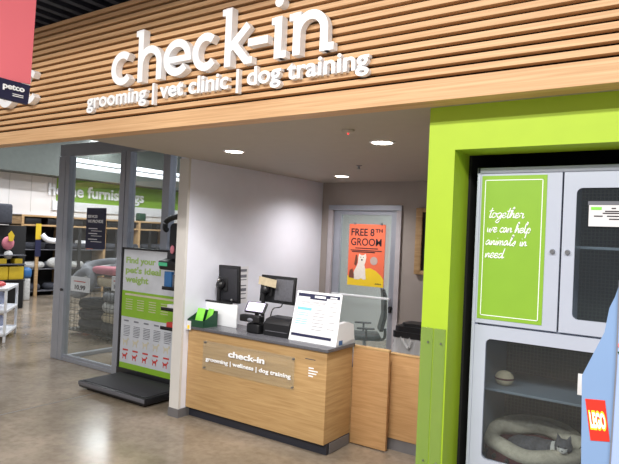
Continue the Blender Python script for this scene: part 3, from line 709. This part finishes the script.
# ------------------------------------------------------------------ cat habitat cabinet
CY = 3.30
t = thing('cat_cabinet', 'tall pale cat adoption cabinet with glazed doors in the green alcove', 'cabinet', (-.3, 3.6, 0))
CL, CR, CT = -1.098, .42, 2.385
bm = B(); box(bm, CL, CL+.03, CY+.02, 3.95, .02, CT); box(bm, CR-.03, CR, CY+.02, 3.95, .02, CT); box(bm, CL, CR, CY+.02, 3.95, CT-.03, CT); box(bm, CL, CR, CY+.02, 3.95, .02, .55); box(bm, CL+.03, CR-.03, CY+.03, 3.95, 1.47, 1.50); obj('carcass', bm, 'cab', t)
obj('front_edge', join_bm(box(B(), CL-.001, CL+.018, CY, CY+.03, .02, CT, .003), box(B(), CL, CR, CY, CY+.03, 2.352, CT, .003)), 'cab', t)
bm = B(); box(bm, CL+.03, CR-.03, 3.93, 3.945, .55, CT-.03); obj('wire_grid_back', bm, 'grid', t)
bm = B(); box(bm, CL+.034, CR-.034, CY+.10, 3.93, 1.10, 1.115, .002); obj('inner_shelf', bm, 'liner', t); bm = B(); box(bm, -.62, CR-.034, CY+.10, 3.93, 1.945, 1.96, .002); obj('inner_shelf', bm, 'liner', t)
bm = B(); box(bm, CL+.03, CL+.034, CY+.03, 3.93, .66, 2.35); box(bm, CR-.034, CR-.03, CY+.03, 3.93, .66, 2.35); obj('dim_inner_sides', bm, 'liner', t)  # darker sheets over the carcass sides stand in for interior shade
obj('divider', box(B(), -.665, -.645, CY+.04, 3.93, 1.5, 2.35), 'cab', t)
# upper left solid door with the green print
dl = obj('upper_door', frame_panel(B(), CL+.02, -.640, 1.50, 2.350, [], CY-.002, CY+.018), 'cab', t)
gp = obj('green_print', box(B(), -1.068, -.715, CY-.005, CY-.002, 1.525, 2.338), 'green_print', dl)
bm = B(); a, b, c2, d2 = -1.050, -.735, 1.545, 2.315
for q in ((a, b, d2-.004, d2), (a, b, c2, c2+.004), (a, a+.004, c2, d2), (b-.004, b, c2, d2)): box(bm, q[0], q[1], CY-.006, CY-.005, q[2], q[3])
obj('white_border', bm, 'letter', gp)
bm = B(); cyl(bm, (-.675, CY-.002, 1.925), (-.675, CY-.02, 1.925), .014, .011, 16); obj('knob', bm, 'steel', dl)
G = {'t': (.5, [[(.3, 2), (.18, .3), (.3, 0), (.55, .25)], [(-.05, 1.3), (.6, 1.45)]]), 'o': (.75, [[(.5, .9), (.2, .95), (0, .5), (.15, .05), (.45, .1), (.6, .5), (.5, .9), (.8, .75)]]),
     'g': (.8, [[(.6, .8), (.3, 1), (0, .55), (.2, .05), (.55, .4), (.65, .9), (.6, -.3), (.35, -1), (.05, -.7), (.4, -.2), (.85, .3)]]), 'e': (.62, [[(0, .4), (.45, .6), (.4, .95), (.15, .9), (0, .4), (.25, 0), (.65, .3)]]),
     'h': (.8, [[(0, .4), (.4, 1.8), (.3, 2.1), (.15, 1.6), (.05, 0), (.3, .8), (.5, .9), (.55, .4), (.6, .05), (.85, .3)]]), 'r': (.7, [[(0, .2), (.15, 1), (.3, .85), (.5, .85), (.45, .3), (.55, 0), (.75, .3)]]),
     'w': (1.1, [[(0, .9), (.1, .2), (.3, .05), (.45, .8), (.5, .15), (.7, .05), (.9, .95), (1.1, .8)]]), 'c': (.58, [[(.5, .8), (.3, 1), (0, .5), (.2, 0), (.6, .25)]]),
     'a': (.75, [[(.5, .8), (.25, 1), (0, .45), (.2, .02), (.5, .7), (.55, .1), (.8, .3)]]), 'n': (.72, [[(0, .9), (.08, 0), (.3, .85), (.48, .8), (.5, .1), (.75, .3)]]),
     'l': (.48, [[(0, .3), (.4, 1.9), (.25, 2.1), (.12, 1.2), (.2, .05), (.5, .3)]]), 'p': (.75, [[(.1, .9), (0, -1)], [(.03, .2), (.3, 1), (.55, .6), (.4, .05), (.1, .15)]]),
     'i': (.32, [[(.05, .9), (.1, .1), (.35, .25)], [(.12, 1.4), (.14, 1.5)]]), 'm': (.98, [[(0, .9), (.08, 0), (.25, .85), (.4, .75), (.42, 0), (.6, .85), (.75, .75), (.78, .1), (1, .3)]]),
     's': (.62, [[(0, .2), (.35, 1), (.4, .5), (.3, .02), (.05, .15)]]), 'd': (.85, [[(.5, .8), (.25, 1), (0, .45), (.2, .02), (.5, .6), (.65, 2), (.55, .1), (.85, .3)]]), ' ': (.5, []), '.': (.3, [[(.05, .05), (.08, .1)]])}
bm = B()
for s, x0, x1, z, hh in (('together', -1.025, -.83, 2.100, .028), ('we can help', -1.03, -.79, 2.018, .028), ('animals in', -1.035, -.81, 1.945, .028), ('need', -1.035, -.93, 1.873, .028)):
    wtot = sum(G[ch][0] for ch in s); k = (x1-x0)/wtot; x = x0
    for ch in s:
        for st in G[ch][1]:
            tube(bm, smooth_path([(x+(u+.18*v)*k, CY-.006, z+v*hh) for u, v in st], 4), .0030, 6)
        x += G[ch][0]*k
obj('script_lettering', bm, 'letter', gp)
# upper right glazed door
dr = obj('upper_door', frame_panel(B(), -.630, CR-.002, 1.50, 2.350, [(-.567, CR-.06, 1.575, 2.265, .03)], CY-.002, CY+.018), 'cab', t)
obj('glass_pane', box(B(), -.57, CR-.057, CY+.010, CY+.014, 1.57, 2.27), 'cab_glass', dr)
bm = B(); cyl(bm, (-.600, CY-.002, 1.925), (-.600, CY-.02, 1.925), .014, .011, 16); obj('knob', bm, 'steel', dr)
# lower glazed door
dw = obj('lower_door', frame_panel(B(), CL+.02, CR-.002, .56, 1.488, [(-1.012, CR-.09, .735, 1.415, .03)], CY-.002, CY+.018), 'cab', t)
obj('glass_pane', box(B(), -1.015, CR-.087, CY+.010, CY+.014, .73, 1.42), 'cab_glass', dw)
bm = B(); 
for i in range(14): cyl(bm, (-.96+i*.055, 3.925, 1.36), (-.96+i*.055, 3.93, 1.36), .010, seg=12)
obj('vent_holes', bm, 'black', t)
# notice on the upper window
t = thing('pet_notice', 'white notice with black print on the upper cabinet glass', 'notice', (-.38, CY, 2.06))
obj('sheet', box(B(), -.505, -.25, CY-.006, CY-.003, 2.065, 2.175), 'paper', t)
obj('grey_header', box(B(), -.51, -.25, CY-.007, CY-.004, 2.176, 2.195), 'print_grey', t)
bm = B()
for z, x0, x1 in ((2.14, -.43, -.28), (2.13, -.44, -.3), (2.115, -.48, -.44), (2.115, -.42, -.36), (2.10, -.41, -.35), (2.155, -.40, -.38), (2.155, -.36, -.34)): box(bm, x0, x1, CY-.0075, CY-.006, z, z+.006)
obj('printed_lines', bm, 'ink', t)
obj('green_print', box(B(), -.495, -.445, CY-.0075, CY-.006, 2.15, 2.165), 'lime_paper', t)
# small card at lower door edge
tag(obj('info_card', box(B(), -.525, -.475, CY-.012, CY-.004, 1.19, 1.30, .002), 'paper'), 'small white card on the lower cabinet glass beside the display', 'card')
# toy ball
bm = B(); sph(bm, (-.96, 3.52, 1.115+.045), .055, .05, .045); t = obj('cat_toy', bm, 'tan_fab'); tag(t, 'small round tan cat toy on the cabinet shelf', 'cat toy')
bm = B(); tube(bm, [(-.96+.052*math.cos(a*PI/8), 3.52+.048*math.sin(a*PI/8), 1.16) for a in range(16)], .006, 6, True); obj('band', bm, 'maroon', t)
# cat bed: inner platform lifts it
BX, BYc, BZ = -.795, 3.60, .66
t = thing('cat_bed', 'oval cat bed with cream fleece rim and maroon tufted side', 'pet bed', (BX, BYc, BZ))
struct_pl = obj('floor_tray', box(B(), CL+.032, CR-.032, CY+.03, 3.925, .55, .66), 'liner', bpy.data.objects['cat_cabinet'])
def bed_rim(bm, rx, ry, r, z, seg=48, dip=0.03):
    pts = []
    for i in range(seg):
        a = 2*PI*i/seg
        pts.append((BX+rx*math.cos(a), BYc+ry*math.sin(a), z+dip*math.sin(a)+.008*math.sin(5*a)))
    return tube(bm, pts, r, 12, True)
bm = B(); bed_rim(bm, .245, .19, .045, .800, dip=.03); obj('rim', bm, 'cream', t)
bm = B(); lathe(bm, (BX, BYc, BZ), [(.98, 0), (1.1, .01), (1.14, .06), (1.1, .12), (.9, .13), (.80, .04), (.3, .035)], 48, .245, .20); obj('side_wall', bm, 'maroon', t)
bm = B(); lathe(bm, (BX, BYc, BZ+.03), [(.9, 0), (.86, .02), (.5, .03), (.2, .03)], 40, .235, .19); obj('cushion', bm, 'cream', t)
bm = B(); n = 40; lo = []; hi = []
for i in range(n+1):
    a = PI*(-.08)+PI*1.16*i/n
    lo.append(bm.verts.new((BX+.225*math.cos(a), BYc+.175*math.sin(a), .69))); hi.append(bm.verts.new((BX+.262*math.cos(a), BYc+.205*math.sin(a), 0.845+.055*max(0, math.sin(a)))))
for i in range(n): bm.faces.new((lo[i], lo[i+1], hi[i+1], hi[i]))
bmesh.ops.solidify(bm, geom=bm.faces[:], thickness=.03)
obj('high_back', bm, 'cream', t)
for i in range(9):
    a = PI*(1.06+.88*i/8); bm = B(); sph(bm, (BX+.281*math.cos(a), BYc+.228*math.sin(a), BZ+.065), .014, .014, .014, 10); obj('tuft', bm, 'black', t)

# cat, one continuous body
def cat():
    bm = B()
    hx, hy, hz = -.625, 3.475, .885       # head
    for c, r in (((-.80, 3.60, .80), (.13, .095, .062)), ((-.88, 3.62, .79), (.09, .09, .058)), ((-.72, 3.55, .82), (.085, .075, .058)), ((-.665, 3.505, .855), (.05, .045, .045)),
                 ((hx, hy, hz), (.048, .046, .040)), ((hx+.004, hy-.040, hz-.013), (.022, .02, .016)), ((-.66, 3.46, .80), (.028, .05, .022)), ((-.72, 3.45, .79), (.026, .05, .022)), ((-.90, 3.53, .775), (.05, .035, .028))):
        sph(bm, c, *r)
    for s in (-1, 1):
        bmesh.ops.create_cone(bm, cap_ends=True, segments=10, radius1=.018, radius2=.003, depth=.042, matrix=Matrix.Translation((hx+s*.029, hy+.004, hz+.045))@Matrix.Rotation(s*.25, 4, 'Y'))
    tube(bm, smooth_path([(-.95, 3.65, .78), (-.98, 3.56, .775), (-.93, 3.48, .775), (-.86, 3.46, .775)]), .016)
    me = bpy.data.meshes.new('c'); bm.to_mesh(me); bm.free()
    o = bpy.data.objects.new('c', me); COL.objects.link(o)
    md = o.modifiers.new('r', 'REMESH'); md.mode = 'VOXEL'; md.voxel_size = .005
    sm = o.modifiers.new('s', 'SMOOTH'); sm.iterations = 4; sm.factor = .5
    dg = bpy.context.evaluated_depsgraph_get(); dg.update()
    m2 = bpy.data.meshes.new_from_object(o.evaluated_get(dg)); b2 = B(); b2.from_mesh(m2)
    bpy.data.objects.remove(o)
    return b2, (hx, hy, hz)
cb, (hx, hy, hz) = cat()
fur = mat('cat_fur_grey', (104, 102, 106), .95, var=.25, nscale=60, bump=.4)
cb.normal_update()
for v in cb.verts: v.co.z -= .035; v.co.x += .012
hz -= .035; hx += .012
ct = thing('cat', 'grey and white cat lying in the cream bed with its head up', 'cat', (-.78, 3.58, .76))
body = obj('body', cb, fur, ct)
wf = mat('cat_fur_white', (226, 222, 216), .95, var=.06, nscale=60, bump=.3)
body.data.materials.append(wf); off = Vector((-.78, 3.58, .76))
for p in body.data.polygons:
    c = p.center+off
    if c.y < hy-.016 and c.z < hz+.002 and abs(c.x-hx) < .026 or (c.y < 3.455 and c.z < .795) or (abs(c.x-(hx-.055)) < .012 and c.z > .795 and c.y < 3.50): p.material_index = 1
bm = B()
for s in (-1, 1): sph(bm, (hx+s*.018, hy-.043, hz+.006), .006, .004, .005, 10)
sph(bm, (hx+.004, hy-.061, hz-.008), .004, .003, .003, 8)
obj('eyes_and_nose', bm, 'black', ct)

# ------------------------------------------------------------------ clear corner guards on the green wall
for x0, x1, lab in ((-1.318, -1.245, 'clear plastic guard strip on the outer edge of the green wall'), (-1.24, -1.172, 'clear plastic guard strip on the green wall nearer the cabinet')):
    t = thing('corner_guard', lab, 'corner guard', ((x0+x1)/2, 3.1, .1), 0, 'clear guards on the green wall')
    bm = B(); box(bm, x0, x1, 3.088, 3.0985, .002, 1.465, .002); obj('strip', bm, 'guard', t)
    for z in (.18, .72, 1.385):
        bm = B(); cyl(bm, ((x0+x1)/2+.01, 3.088, z), ((x0+x1)/2+.01, 3.084, z), .006, .004, 12); obj('screw', bm, 'steel', t)

# ------------------------------------------------------------------ toy display, right foreground
LY = 1.95
t = thing('toy_display', 'light blue cardboard toy display with a red logo on its side', 'display stand', (.0, 2.1, 0), 0)
side = [(-.262, 0), (-.292, 1.28), (-.300, 1.56), (-.243, 1.70), (-.232, 1.775), (-.218, 1.81), (-.205, 1.86), (-.19, 1.90), (-.15, 1.93), (-.15, 0)]
# profile drawn across X on a panel facing the walkway, display body behind it
bm = B(); prism(bm, side, lambda u, v, d: (u, d+.0*v, v), LY, LY+.35); obj('side_panel', bm, 'blue_card', t)
bm = B(); prism(bm, [(-.195, 0), (-.212, 1.28), (-.205, 1.60), (-.205, 1.86), (-.19, 1.91), (.25, 1.95), (.25, 0)], FY, LY-.008, LY+.36); obj('front_panel', bm, 'blue_card2', t)
bm = B(); prism(bm, [(-.212, .0), (-.216, 1.28), (-.209, 1.60), (-.209, 1.86), (-.205, 1.86), (-.205, 1.6), (-.212, 1.28), (-.208, 0)], FY, LY-.010, LY-.006); obj('fold_line', bm, 'print_grey', t)
lg = [(-.288, 1.492), (-.234, 1.497), (-.217, 1.378), (-.269, 1.370)]
# ------------------------------------------------------------------ background: shelving on the side wall
t = thing('display_shelving', 'long pine shelving bay along the far white wall', 'shelving', (-15.2, 11, 0))
bm = B(); box(bm, -15.55, -15.5, 8.36, 17.5, 0, 2.2); obj('back_panel', bm, 'dark', t)
for z in (2.15, 1.90): obj('shelf', box(B(), -15.5, -14.95, 8.36, 17.5, z, z+.05, .004), 'pine', t)
for z in (1.25, .72, .12): obj('shelf', box(B(), -15.5, -14.95, 8.36, 17.5, z, z+.03, .004), 'slate', t)
for i in range(8):
    y = 8.36+1.28*i
    obj('upright', box(B(), -15.5, -14.93, y, y+.07, 0 if i else 1.85, 2.2, .004), 'pine', t)
    obj('rear_post', box(B(), -14.94, -14.90, y+.41, y+.50, 0, 1.9, .004), 'pine' if i == 0 else 'dark', t)
def bolster_bed(loc, r, m, label, group, sy=.8):
    t = thing('pet_bed', label, 'pet bed', loc, 0, group)
    bm = B(); tube(bm, [(r*math.cos(2*PI*i/32), sy*r*math.sin(2*PI*i/32), .09) for i in range(32)], .09, 10, True); obj('bolster', bm, m, t, world=False)
    bm = B(); lathe(bm, (0, 0, .0), [(.6*r, 0), (r, .01), (r, .06), (.7*r, .09), (.2*r, .10)], 24, 1, sy); obj('cushion', bm, m, t, world=False)
    return t
mats3 = ('grey_fur', 'dark_fab', 'pale_fur', 'dark_fab')
k = 0; protos = {}
names = {'grey_fur': 'grey', 'dark_fab': 'charcoal', 'pale_fur': 'pale', 'tan_fab': 'tan'}
for z in (1.93, 1.28, .75, .15):
    for i in range(11):
        y = 8.75+.66*i+(.1 if k % 3 else 0); mm = mats3[(k*7+i*3) % 4]; k += 1
        lv = 'upper' if z > 1 else ('middle' if z > .5 else 'lowest'); lab = '%s round pet bed on the %s shelf of the far pine shelving' % (names[mm], lv)
        grp = '%s pet beds on the %s far shelf' % (names[mm], lv)
        if z > 1.9: continue
        if mm in protos: dup(protos[mm], (-15.18, y, z), lab, group=grp)
        else: protos[mm] = bolster_bed((-15.18, y, z), .17, mm, lab, grp, 1.4)
# cartons in the upper cubbies
cp = obj('storage_carton', box(B(), -15.45, -15.0, 8.5, 8.95, 1.955, 2.12, .01), 'black'); tag(cp, 'dark carton in the top row of the far shelving', 'carton', 'dark cartons on the top shelf')
for i in range(1, 13):
    c = cp.copy(); COL.objects.link(c); c.location.y = 8.725+.64*i
# pale scoop bed that shows beside the post
bm = B(); tube(bm, smooth_path([(-14.75, 8.93, 1.68), (-14.7, 9.02, 1.57), (-14.7, 9.2, 1.52), (-14.75, 9.7, 1.52)]), .075, 12); t = obj('pet_bed', bm, 'white'); tag(t, 'white curved pet bed on the shelving just left of the post', 'pet bed')
t.location.x = -14.88
bm = B(); sph(bm, (-15.02, 9.42, .90), .13, .25, .15); tag(obj('pet_cushion', bm, 'pale_fur'), 'pale round cushion jutting from the far shelving left of the post', 'cushion')
# yellow and navy shelf tags
t = thing('shelf_marker', 'yellow over navy marker strip hanging on the pine post', 'shelf tag', (-14.86, 8.82, 1.1))
obj('yellow_card', box(B(), -14.895, -14.885, 8.74, 8.89, 1.55, 1.97), 'yellow_box', t); obj('navy_card', box(B(), -14.895, -14.885, 8.74, 8.90, 1.08, 1.53), 'navy', t)
# black end rack with yellow cartons
t = thing('display_rack', 'black end rack with yellow cartons at the left edge', 'rack', (-12.9, 6.9, 0))
bm = B(); box(bm, -13.6, -13.0, 6.2, 7.40, 0, 1.9, .01); obj('body', bm, 'dark', t)
for z in (.66, 1.02, 1.22): obj('shelf', box(B(), -13.0, -12.75, 6.2, 7.28, z, z+.025, .003), 'slate' if z > .7 else 'black', t)
bm = box(B(), -13.55, -12.9, 6.2, 7.02, 1.92, 2.38, .05); tag(obj('storage_bin', bm, 'dark_fab'), 'dark grey bin on top of the black rack', 'bin')
yb = obj('yellow_carton', box(B(), -12.98, -12.78, 6.92, 7.26, .69, .98, .01), 'yellow_box'); tag(yb, 'yellow carton on the black rack, nearest the aisle', 'carton', 'yellow cartons on the black rack')
c = yb.copy(); COL.objects.link(c); c.location.y -= .36; c['label'] = 'yellow carton on the black rack, at the left frame edge'
for y, lb in ((7.16, 'small yellow box on the upper rack shelf, nearest the aisle'), (6.80, 'small yellow box on the upper rack shelf, at the left edge')):
    tag(obj('small_box', box(B(), -12.97, -12.78, y-.12, y+.06, 1.046, 1.16, .01), 'yellow_box'), lb, 'box', 'small yellow boxes on the black rack')
t = thing('toy_ball', 'pink ball toy with an orange tag hanging on the black rack', 'pet toy', (-12.9, 6.95, 1.4))
bm = B(); sph(bm, (-12.9, 6.93, 1.50), .07, .14, .15); obj('ball', bm, 'pink_fab', t)
bm = B(); prism(bm, [(6.90, 1.55), (6.99, 1.55), (7.02, 1.68), (6.95, 1.78), (6.88, 1.70)], FX, -12.80, -12.82); obj('tag', bm, 'yellow_box', t)
bm = B(); sph(bm, (-12.9, 6.95, 1.24), .06, .10, .10); t = tag(obj('toy_ball', bm, 'pale_fur'), 'pale ball toy hanging lowest on the black rack', 'pet toy')
# blue topped clear bin
t = thing('food_container', 'blue lidded pale container standing by the black rack', 'container', (-14.35, 8.2, 0))
bm = B(); box(bm, -14.45, -14.25, 8.13, 8.29, 0, .56, .03); obj('body', bm, 'pale_fur', t)
bm = B(); box(bm, -14.48, -14.22, 8.08, 8.33, .56, .84, .09); obj('lid', bm, 'blue', t)

# white three tier cart
CO = Vector((-9.35, 5.05, 0)); CA = .885
t = thing('utility_cart', 'white three tier plastic cart at the left edge', 'cart', CO, CA)
X0, X1, Y0, Y1 = -.62, 0, 0, .92
for x in (X0, X1-.04):
    for y in (Y0, Y1-.04): obj('leg', box(B(), x, x+.04, y, y+.04, 0, .88, .008), 'white', t, world=False)
for z in (.84, .48, .10):
    bm = B(); box(bm, X0, X1, Y0, Y1, z, z+.03, .008)
    for q in ((X0, X1, Y0, Y0+.02), (X0, X1, Y1-.02, Y1), (X1-.02, X1, Y0, Y1), (X0, X0+.02, Y0, Y1)): box(bm, q[0], q[1], q[2], q[3], z, z+.05, .006)
    obj('shelf', bm, 'white', t, world=False)
M['pale_blue_fab'] = mat('pale_blue_fabric', (176, 184, 214), .9, var=.15, nscale=12, bump=.4)
def on_cart(x, y, z, r, name, m, lab, cat, group=None):
    p = CO+Matrix.Rotation(CA, 3, 'Z')@Vector((x, y, 0)); bm = B(); sph(bm, (p.x, p.y, z+r[2]), *r)
    for v in bm.verts: v.co += Vector((math.sin(v.co.y*41)*.012, math.sin(v.co.x*37)*.012, math.sin(v.co.x*53+v.co.y*29)*.010))
    tag(obj(name, bm, m), lab, cat, group)
g = 'pale pouches on the white cart'
on_cart(-.3, .24, .53, (.17, .17, .13), 'plush_pouch', 'pale_blue_fab', 'pale blue pouch at the near end of the middle cart tier', 'pouch', g)
on_cart(-.3, .66, .53, (.17, .17, .12), 'plush_pouch', 'pale_blue_fab', 'pale blue pouch at the far end of the middle cart tier', 'pouch', g)
on_cart(-.3, .24, .15, (.18, .17, .13), 'plush_pouch', 'pale_blue_fab', 'pale blue pouch at the near end of the bottom cart tier', 'pouch', g)
on_cart(-.3, .66, .15, (.17, .17, .11), 'plush_pouch', 'pale_blue_fab', 'pale blue pouch at the far end of the bottom cart tier', 'pouch', g)
on_cart(-.2, .4, .885, (.10, .10, .035), 'rubber_toy', 'red_toy', 'red toy lying on top of the white cart', 'pet toy')
on_cart(-.35, .66, .885, (.09, .09, .04), 'plush_toy', 'dkgreen', 'green toy lying behind the red one on the cart', 'pet toy')

# wire dump bin with pet beds, seen through the glass
WX0, WX1, WY0, WY1 = -9.5, -8.05, 6.2, 7.0
t = thing('wire_basket', 'black wire dump basket of pet beds behind the glass', 'basket', (-8.8, 6.6, 0))
bm = B()
for z in (.10, .22, .34, .46, .58, .70, .86):
    for y in (WY0, WY1): cyl(bm, (WX0, y, z), (WX1, y, z), .005, seg=6)
    for x in (WX0, WX1): cyl(bm, (x, WY0, z), (x, WY1, z), .005, seg=6)
n = 16
for i in range(n+1):
    x = WX0+(WX1-WX0)*i/n
    for y in (WY0, WY1): cyl(bm, (x, y, .10), (x, y, .86), .0035, seg=6)
for i in range(9):
    y = WY0+(WY1-WY0)*i/8
    for x in (WX0, WX1): cyl(bm, (x, y, .10), (x, y, .86), .0035, seg=6)
box(bm, WX0, WX1, WY0, WY1, .09, .10)
obj('wire_mesh', bm, 'black', t)
for x in (WX0, WX1):
    for y in (WY0, WY1):
        bm = B(); cyl(bm, (x, y, 0), (x, y, .88), .014, seg=10); obj('leg', bm, 'black', t)
def stack(label, m, loc, r, sy=.75, rx=0, h=.09):
    t = thing('pet_bed', label, 'pet bed', loc); t.rotation_euler = (rx, 0, 0)
    bm = B(); tube(bm, [(r*math.cos(2*PI*i/36), sy*r*math.sin(2*PI*i/36), h) for i in range(36)], h*.95, 12, True); obj('bolster', bm, m, t, world=False)
    bm = B(); lathe(bm, (0, 0, 0), [(.6*r, 0), (r, .01), (r, .05), (.7*r, .07), (.2*r, .08)], 24, 1, sy); obj('cushion', bm, 'pale_fur' if m == 'grey_fur' else m, t, world=False)
stack('charcoal pet bed lowest in the left of the wire basket', 'dark_fab', (-9.13, 6.6, .11), .25, .9)
stack('second charcoal pet bed up in the left of the wire basket', 'dark_fab', (-9.13, 6.6, .29), .25, .9)
stack('third charcoal pet bed up in the left of the wire basket', 'dark_fab', (-9.13, 6.6, .47), .25, .9)
stack('grey fleece bed propped upright behind the left price card', 'grey_fur', (-9.22, 6.42, .90), .24, .9, rx=1.1)
stack('large grey round bed topping the heap in the wire basket', 'grey_fur', (-9.22, 6.80, 1.13), .38, .8, rx=.25)
stack('charcoal bed lowest in the right of the wire basket', 'dark_fab', (-8.44, 6.6, .11), .25, .95)
stack('tan bed sticking up at the right of the basket', 'tan_fab', (-8.44, 6.6, .29), .25, .95)
stack('pale striped bed midway up the right of the basket', 'pale_fur', (-8.44, 6.6, .47), .25, .95)
stack('grey bed under the cushions, right of the basket', 'grey_fur', (-8.44, 6.6, .66), .25, .95)
bm = B(); box(bm, -9.08, -8.5, 6.4, 6.8, 1.11, 1.25, .06); tag(obj('pet_cushion', bm, 'pink_fab'), 'pink cushion on the heap in the wire basket', 'cushion')
bm = B(); box(bm, -8.95, -8.3, 6.42, 6.85, .90, 1.06, .05); tag(obj('pet_cushion', bm, 'tan_fab'), 'tan cushion under the pink one in the wire basket', 'cushion')
def price(x0, x1, z0, z1, lab, txt):
    t = thing('price_card', lab, 'price sign', ((x0+x1)/2, 6.18, z0), 0, 'white price cards on the wire basket')
    obj('card', box(B(), x0, x1, 6.165, 6.175, z0, z1), 'paper', t)
    w = x1-x0; h = z1-z0
    obj('lettering', fit_text(txt, x0+.25*w, x1-.2*w, z0+.12*h, z0+.45*h, 6.162, 6.165, FY, .04), 'ink', t)
    obj('printed_line', box(B(), x0+.2*w, x1-.2*w, 6.162, 6.165, z0+.65*h, z0+.72*h), 'print_red', t)
price(-9.33, -8.77, .80, 1.06, 'white price card on the left of the wire basket', '10.99')
price(-8.17, -7.9, .90, 1.14, 'white price card at the right of the wire basket', '10.99')

# hanging products and a green-lettered box on the far shelving seen through the glass
for k, (y, z, m, nm, lab) in enumerate(((10.55, 1.50, 'orange', 'fabric_toy', 'orange toy among the goods behind the service notice'), (10.25, 1.55, 'paper', 'white_pack', 'white pack beside the orange toy on the far shelving'), (12.4, 2.25, 'dkgreen', 'green_carton', 'dark green carton topping the far shelving'), (13.9, 1.55, 'pale_fur', 'pale_pack', 'pale pack on the shelving right of the middle post'))):
    bm = B(); box(bm, -14.93, -14.75, y-.15, y+.15, z, z+.25, .04); o = tag(obj(nm, bm, m), lab, 'product')
    o.location.x = -15.1
    if nm != 'green_carton': o.location.z = 1.285
    else: o.location.z = 2.205

# overhead linear lamps beyond the glass
for x, z, lab in ((-13.05, 3.60, 'upper white strip lamp seen through the storefront glass'), (-12.85, 3.44, 'lower white strip lamp seen through the storefront glass')):
    t = thing('strip_lamp', lab, 'ceiling light', (x, 10, z), 0, 'strip lamps beyond the storefront')
    obj('diffuser', box(B(), x-.03, x+.03, 8.5, 16, z-.05, z+.05, .01), 'tube', t)
    bm = B(); box(bm, x-.05, x-.03, 8.5, 16, z-.03, z+.05); obj('housing', bm, 'alu', t)
    bm = B()
    for y in (9, 12, 15): cyl(bm, (x-.04, y, z+.04), (x-.04, y, 5.6), .004, seg=6)
    obj('hanger', bm, 'steel', t)

bm = B(); prism(bm, ell2(-.196, 1.668, .009), FY, LY-.0105, LY-.008); t = bpy.data.objects['toy_display']; obj('pink_flower', bm, 'pink_fab', t)
bm = B(); prism(bm, [(-.205, 1.648), (-.19, 1.655), (-.188, 1.645), (-.2, 1.640)], FY, LY-.0105, LY-.008); obj('green_leaf', bm, 'dkgreen', t)
# toy display logo (flat print on the side panel)
t = bpy.data.objects['toy_display']
bm = B(); prism(bm, lg, FY, LY-.002, LY); lo = obj('red_logo', bm, 'logo_red', t)
ux = Vector((lg[1][0]-lg[0][0], lg[1][1]-lg[0][1])); uz = Vector((lg[0][0]-lg[3][0], lg[0][1]-lg[3][1]))
def LG(u, v, d): return (lg[3][0]+ux.x*u+uz.x*v, d, lg[3][1]+ux.y*u+uz.y*v)
obj('yellow_outline', fit_text('LEGO', .08, .92, .26, .74, LY-.003, LY-.002, LG, .075), 'logo_yellow', lo)
obj('logo_lettering', fit_text('LEGO', .12, .88, .31, .69, LY-.004, LY-.003, LG, .04), 'letter', lo)

# ------------------------------------------------------------------ lights
def area(name, loc, sx, sy, power, col=(1, .96, .9), rot=(0, 0, 0)):
    l = bpy.data.lights.new(name, 'AREA'); l.shape = 'RECTANGLE'; l.size = sx; l.size_y = sy; l.energy = power; l.color = col
    o = bpy.data.objects.new(name, l); o.location = loc; o.rotation_euler = rot; COL.objects.link(o); return o
area('aisle_lamp_a', (-1.0, -1.6, 5.2), 9, .35, 420)
area('aisle_lamp_b', (-1.0, -2.7, 5.3), 9, .35, 370)
area('store_lamp_a', (-12.0, 6.6, 5.2), .3, 6, 215, (.95, .97, 1))
area('store_lamp_b', (-12.3, 10.6, 4.5), 5.2, .6, 150, (.95, .97, 1))
area('store_lamp_c', (-8.0, 9, 5.2), .3, 6, 160, (.95, .97, 1))
area('store_lamp_d', (-12, 15, 5.2), .3, 5, 110, (.95, .97, 1))
area('room_lamp', (-3.7, 8.6, 2.95), 1.2, 1.2, 80, (1, 1, 1))
for x, y in ((-3.64, 4.03), (-2.11, 4.04), (-3.73, 6.11)):
    l = bpy.data.lights.new('downlight_lamp', 'SPOT'); l.energy = 60; l.spot_size = math.radians(150); l.spot_blend = .8; l.shadow_soft_size = .07; l.color = (1, .97, .95)
    o = bpy.data.objects.new('downlight_lamp', l); o.location = (x, y, H-.03); COL.objects.link(o)

wd = bpy.data.worlds.new('World'); SC.world = wd; wd.use_nodes = True
bg = wd.node_tree.nodes['Background']; bg.inputs[0].default_value = (.86, .9, 1, 1); bg.inputs[1].default_value = .28

# ------------------------------------------------------------------ camera
f = 580.; yaw, pitch, roll = [math.radians(a) for a in (-34.35, .42, 2.5)]
F = Vector((math.sin(yaw)*math.cos(pitch), math.cos(yaw)*math.cos(pitch), math.sin(pitch)))
r = Vector((math.cos(yaw), -math.sin(yaw), 0)); u = r.cross(F)
R2 = r*math.cos(roll)+u*math.sin(roll); U2 = -r*math.sin(roll)+u*math.cos(roll)
cd = bpy.data.cameras.new('camera'); cam = bpy.data.objects.new('camera', cd); COL.objects.link(cam)
mw = Matrix((R2, U2, -F)).transposed().to_4x4(); mw.translation = Vector((0, 0, 1.95)); cam.matrix_world = mw
cd.sensor_width = 36; cd.lens = 36*f/619; cd.clip_start = .05; cd.clip_end = 100
SC.camera = cam
SC.view_settings.view_transform = 'Standard'; SC.view_settings.look = 'None'; SC.view_settings.gamma = 1; SC.view_settings.use_curve_mapping = False
SC.view_settings.exposure = .77
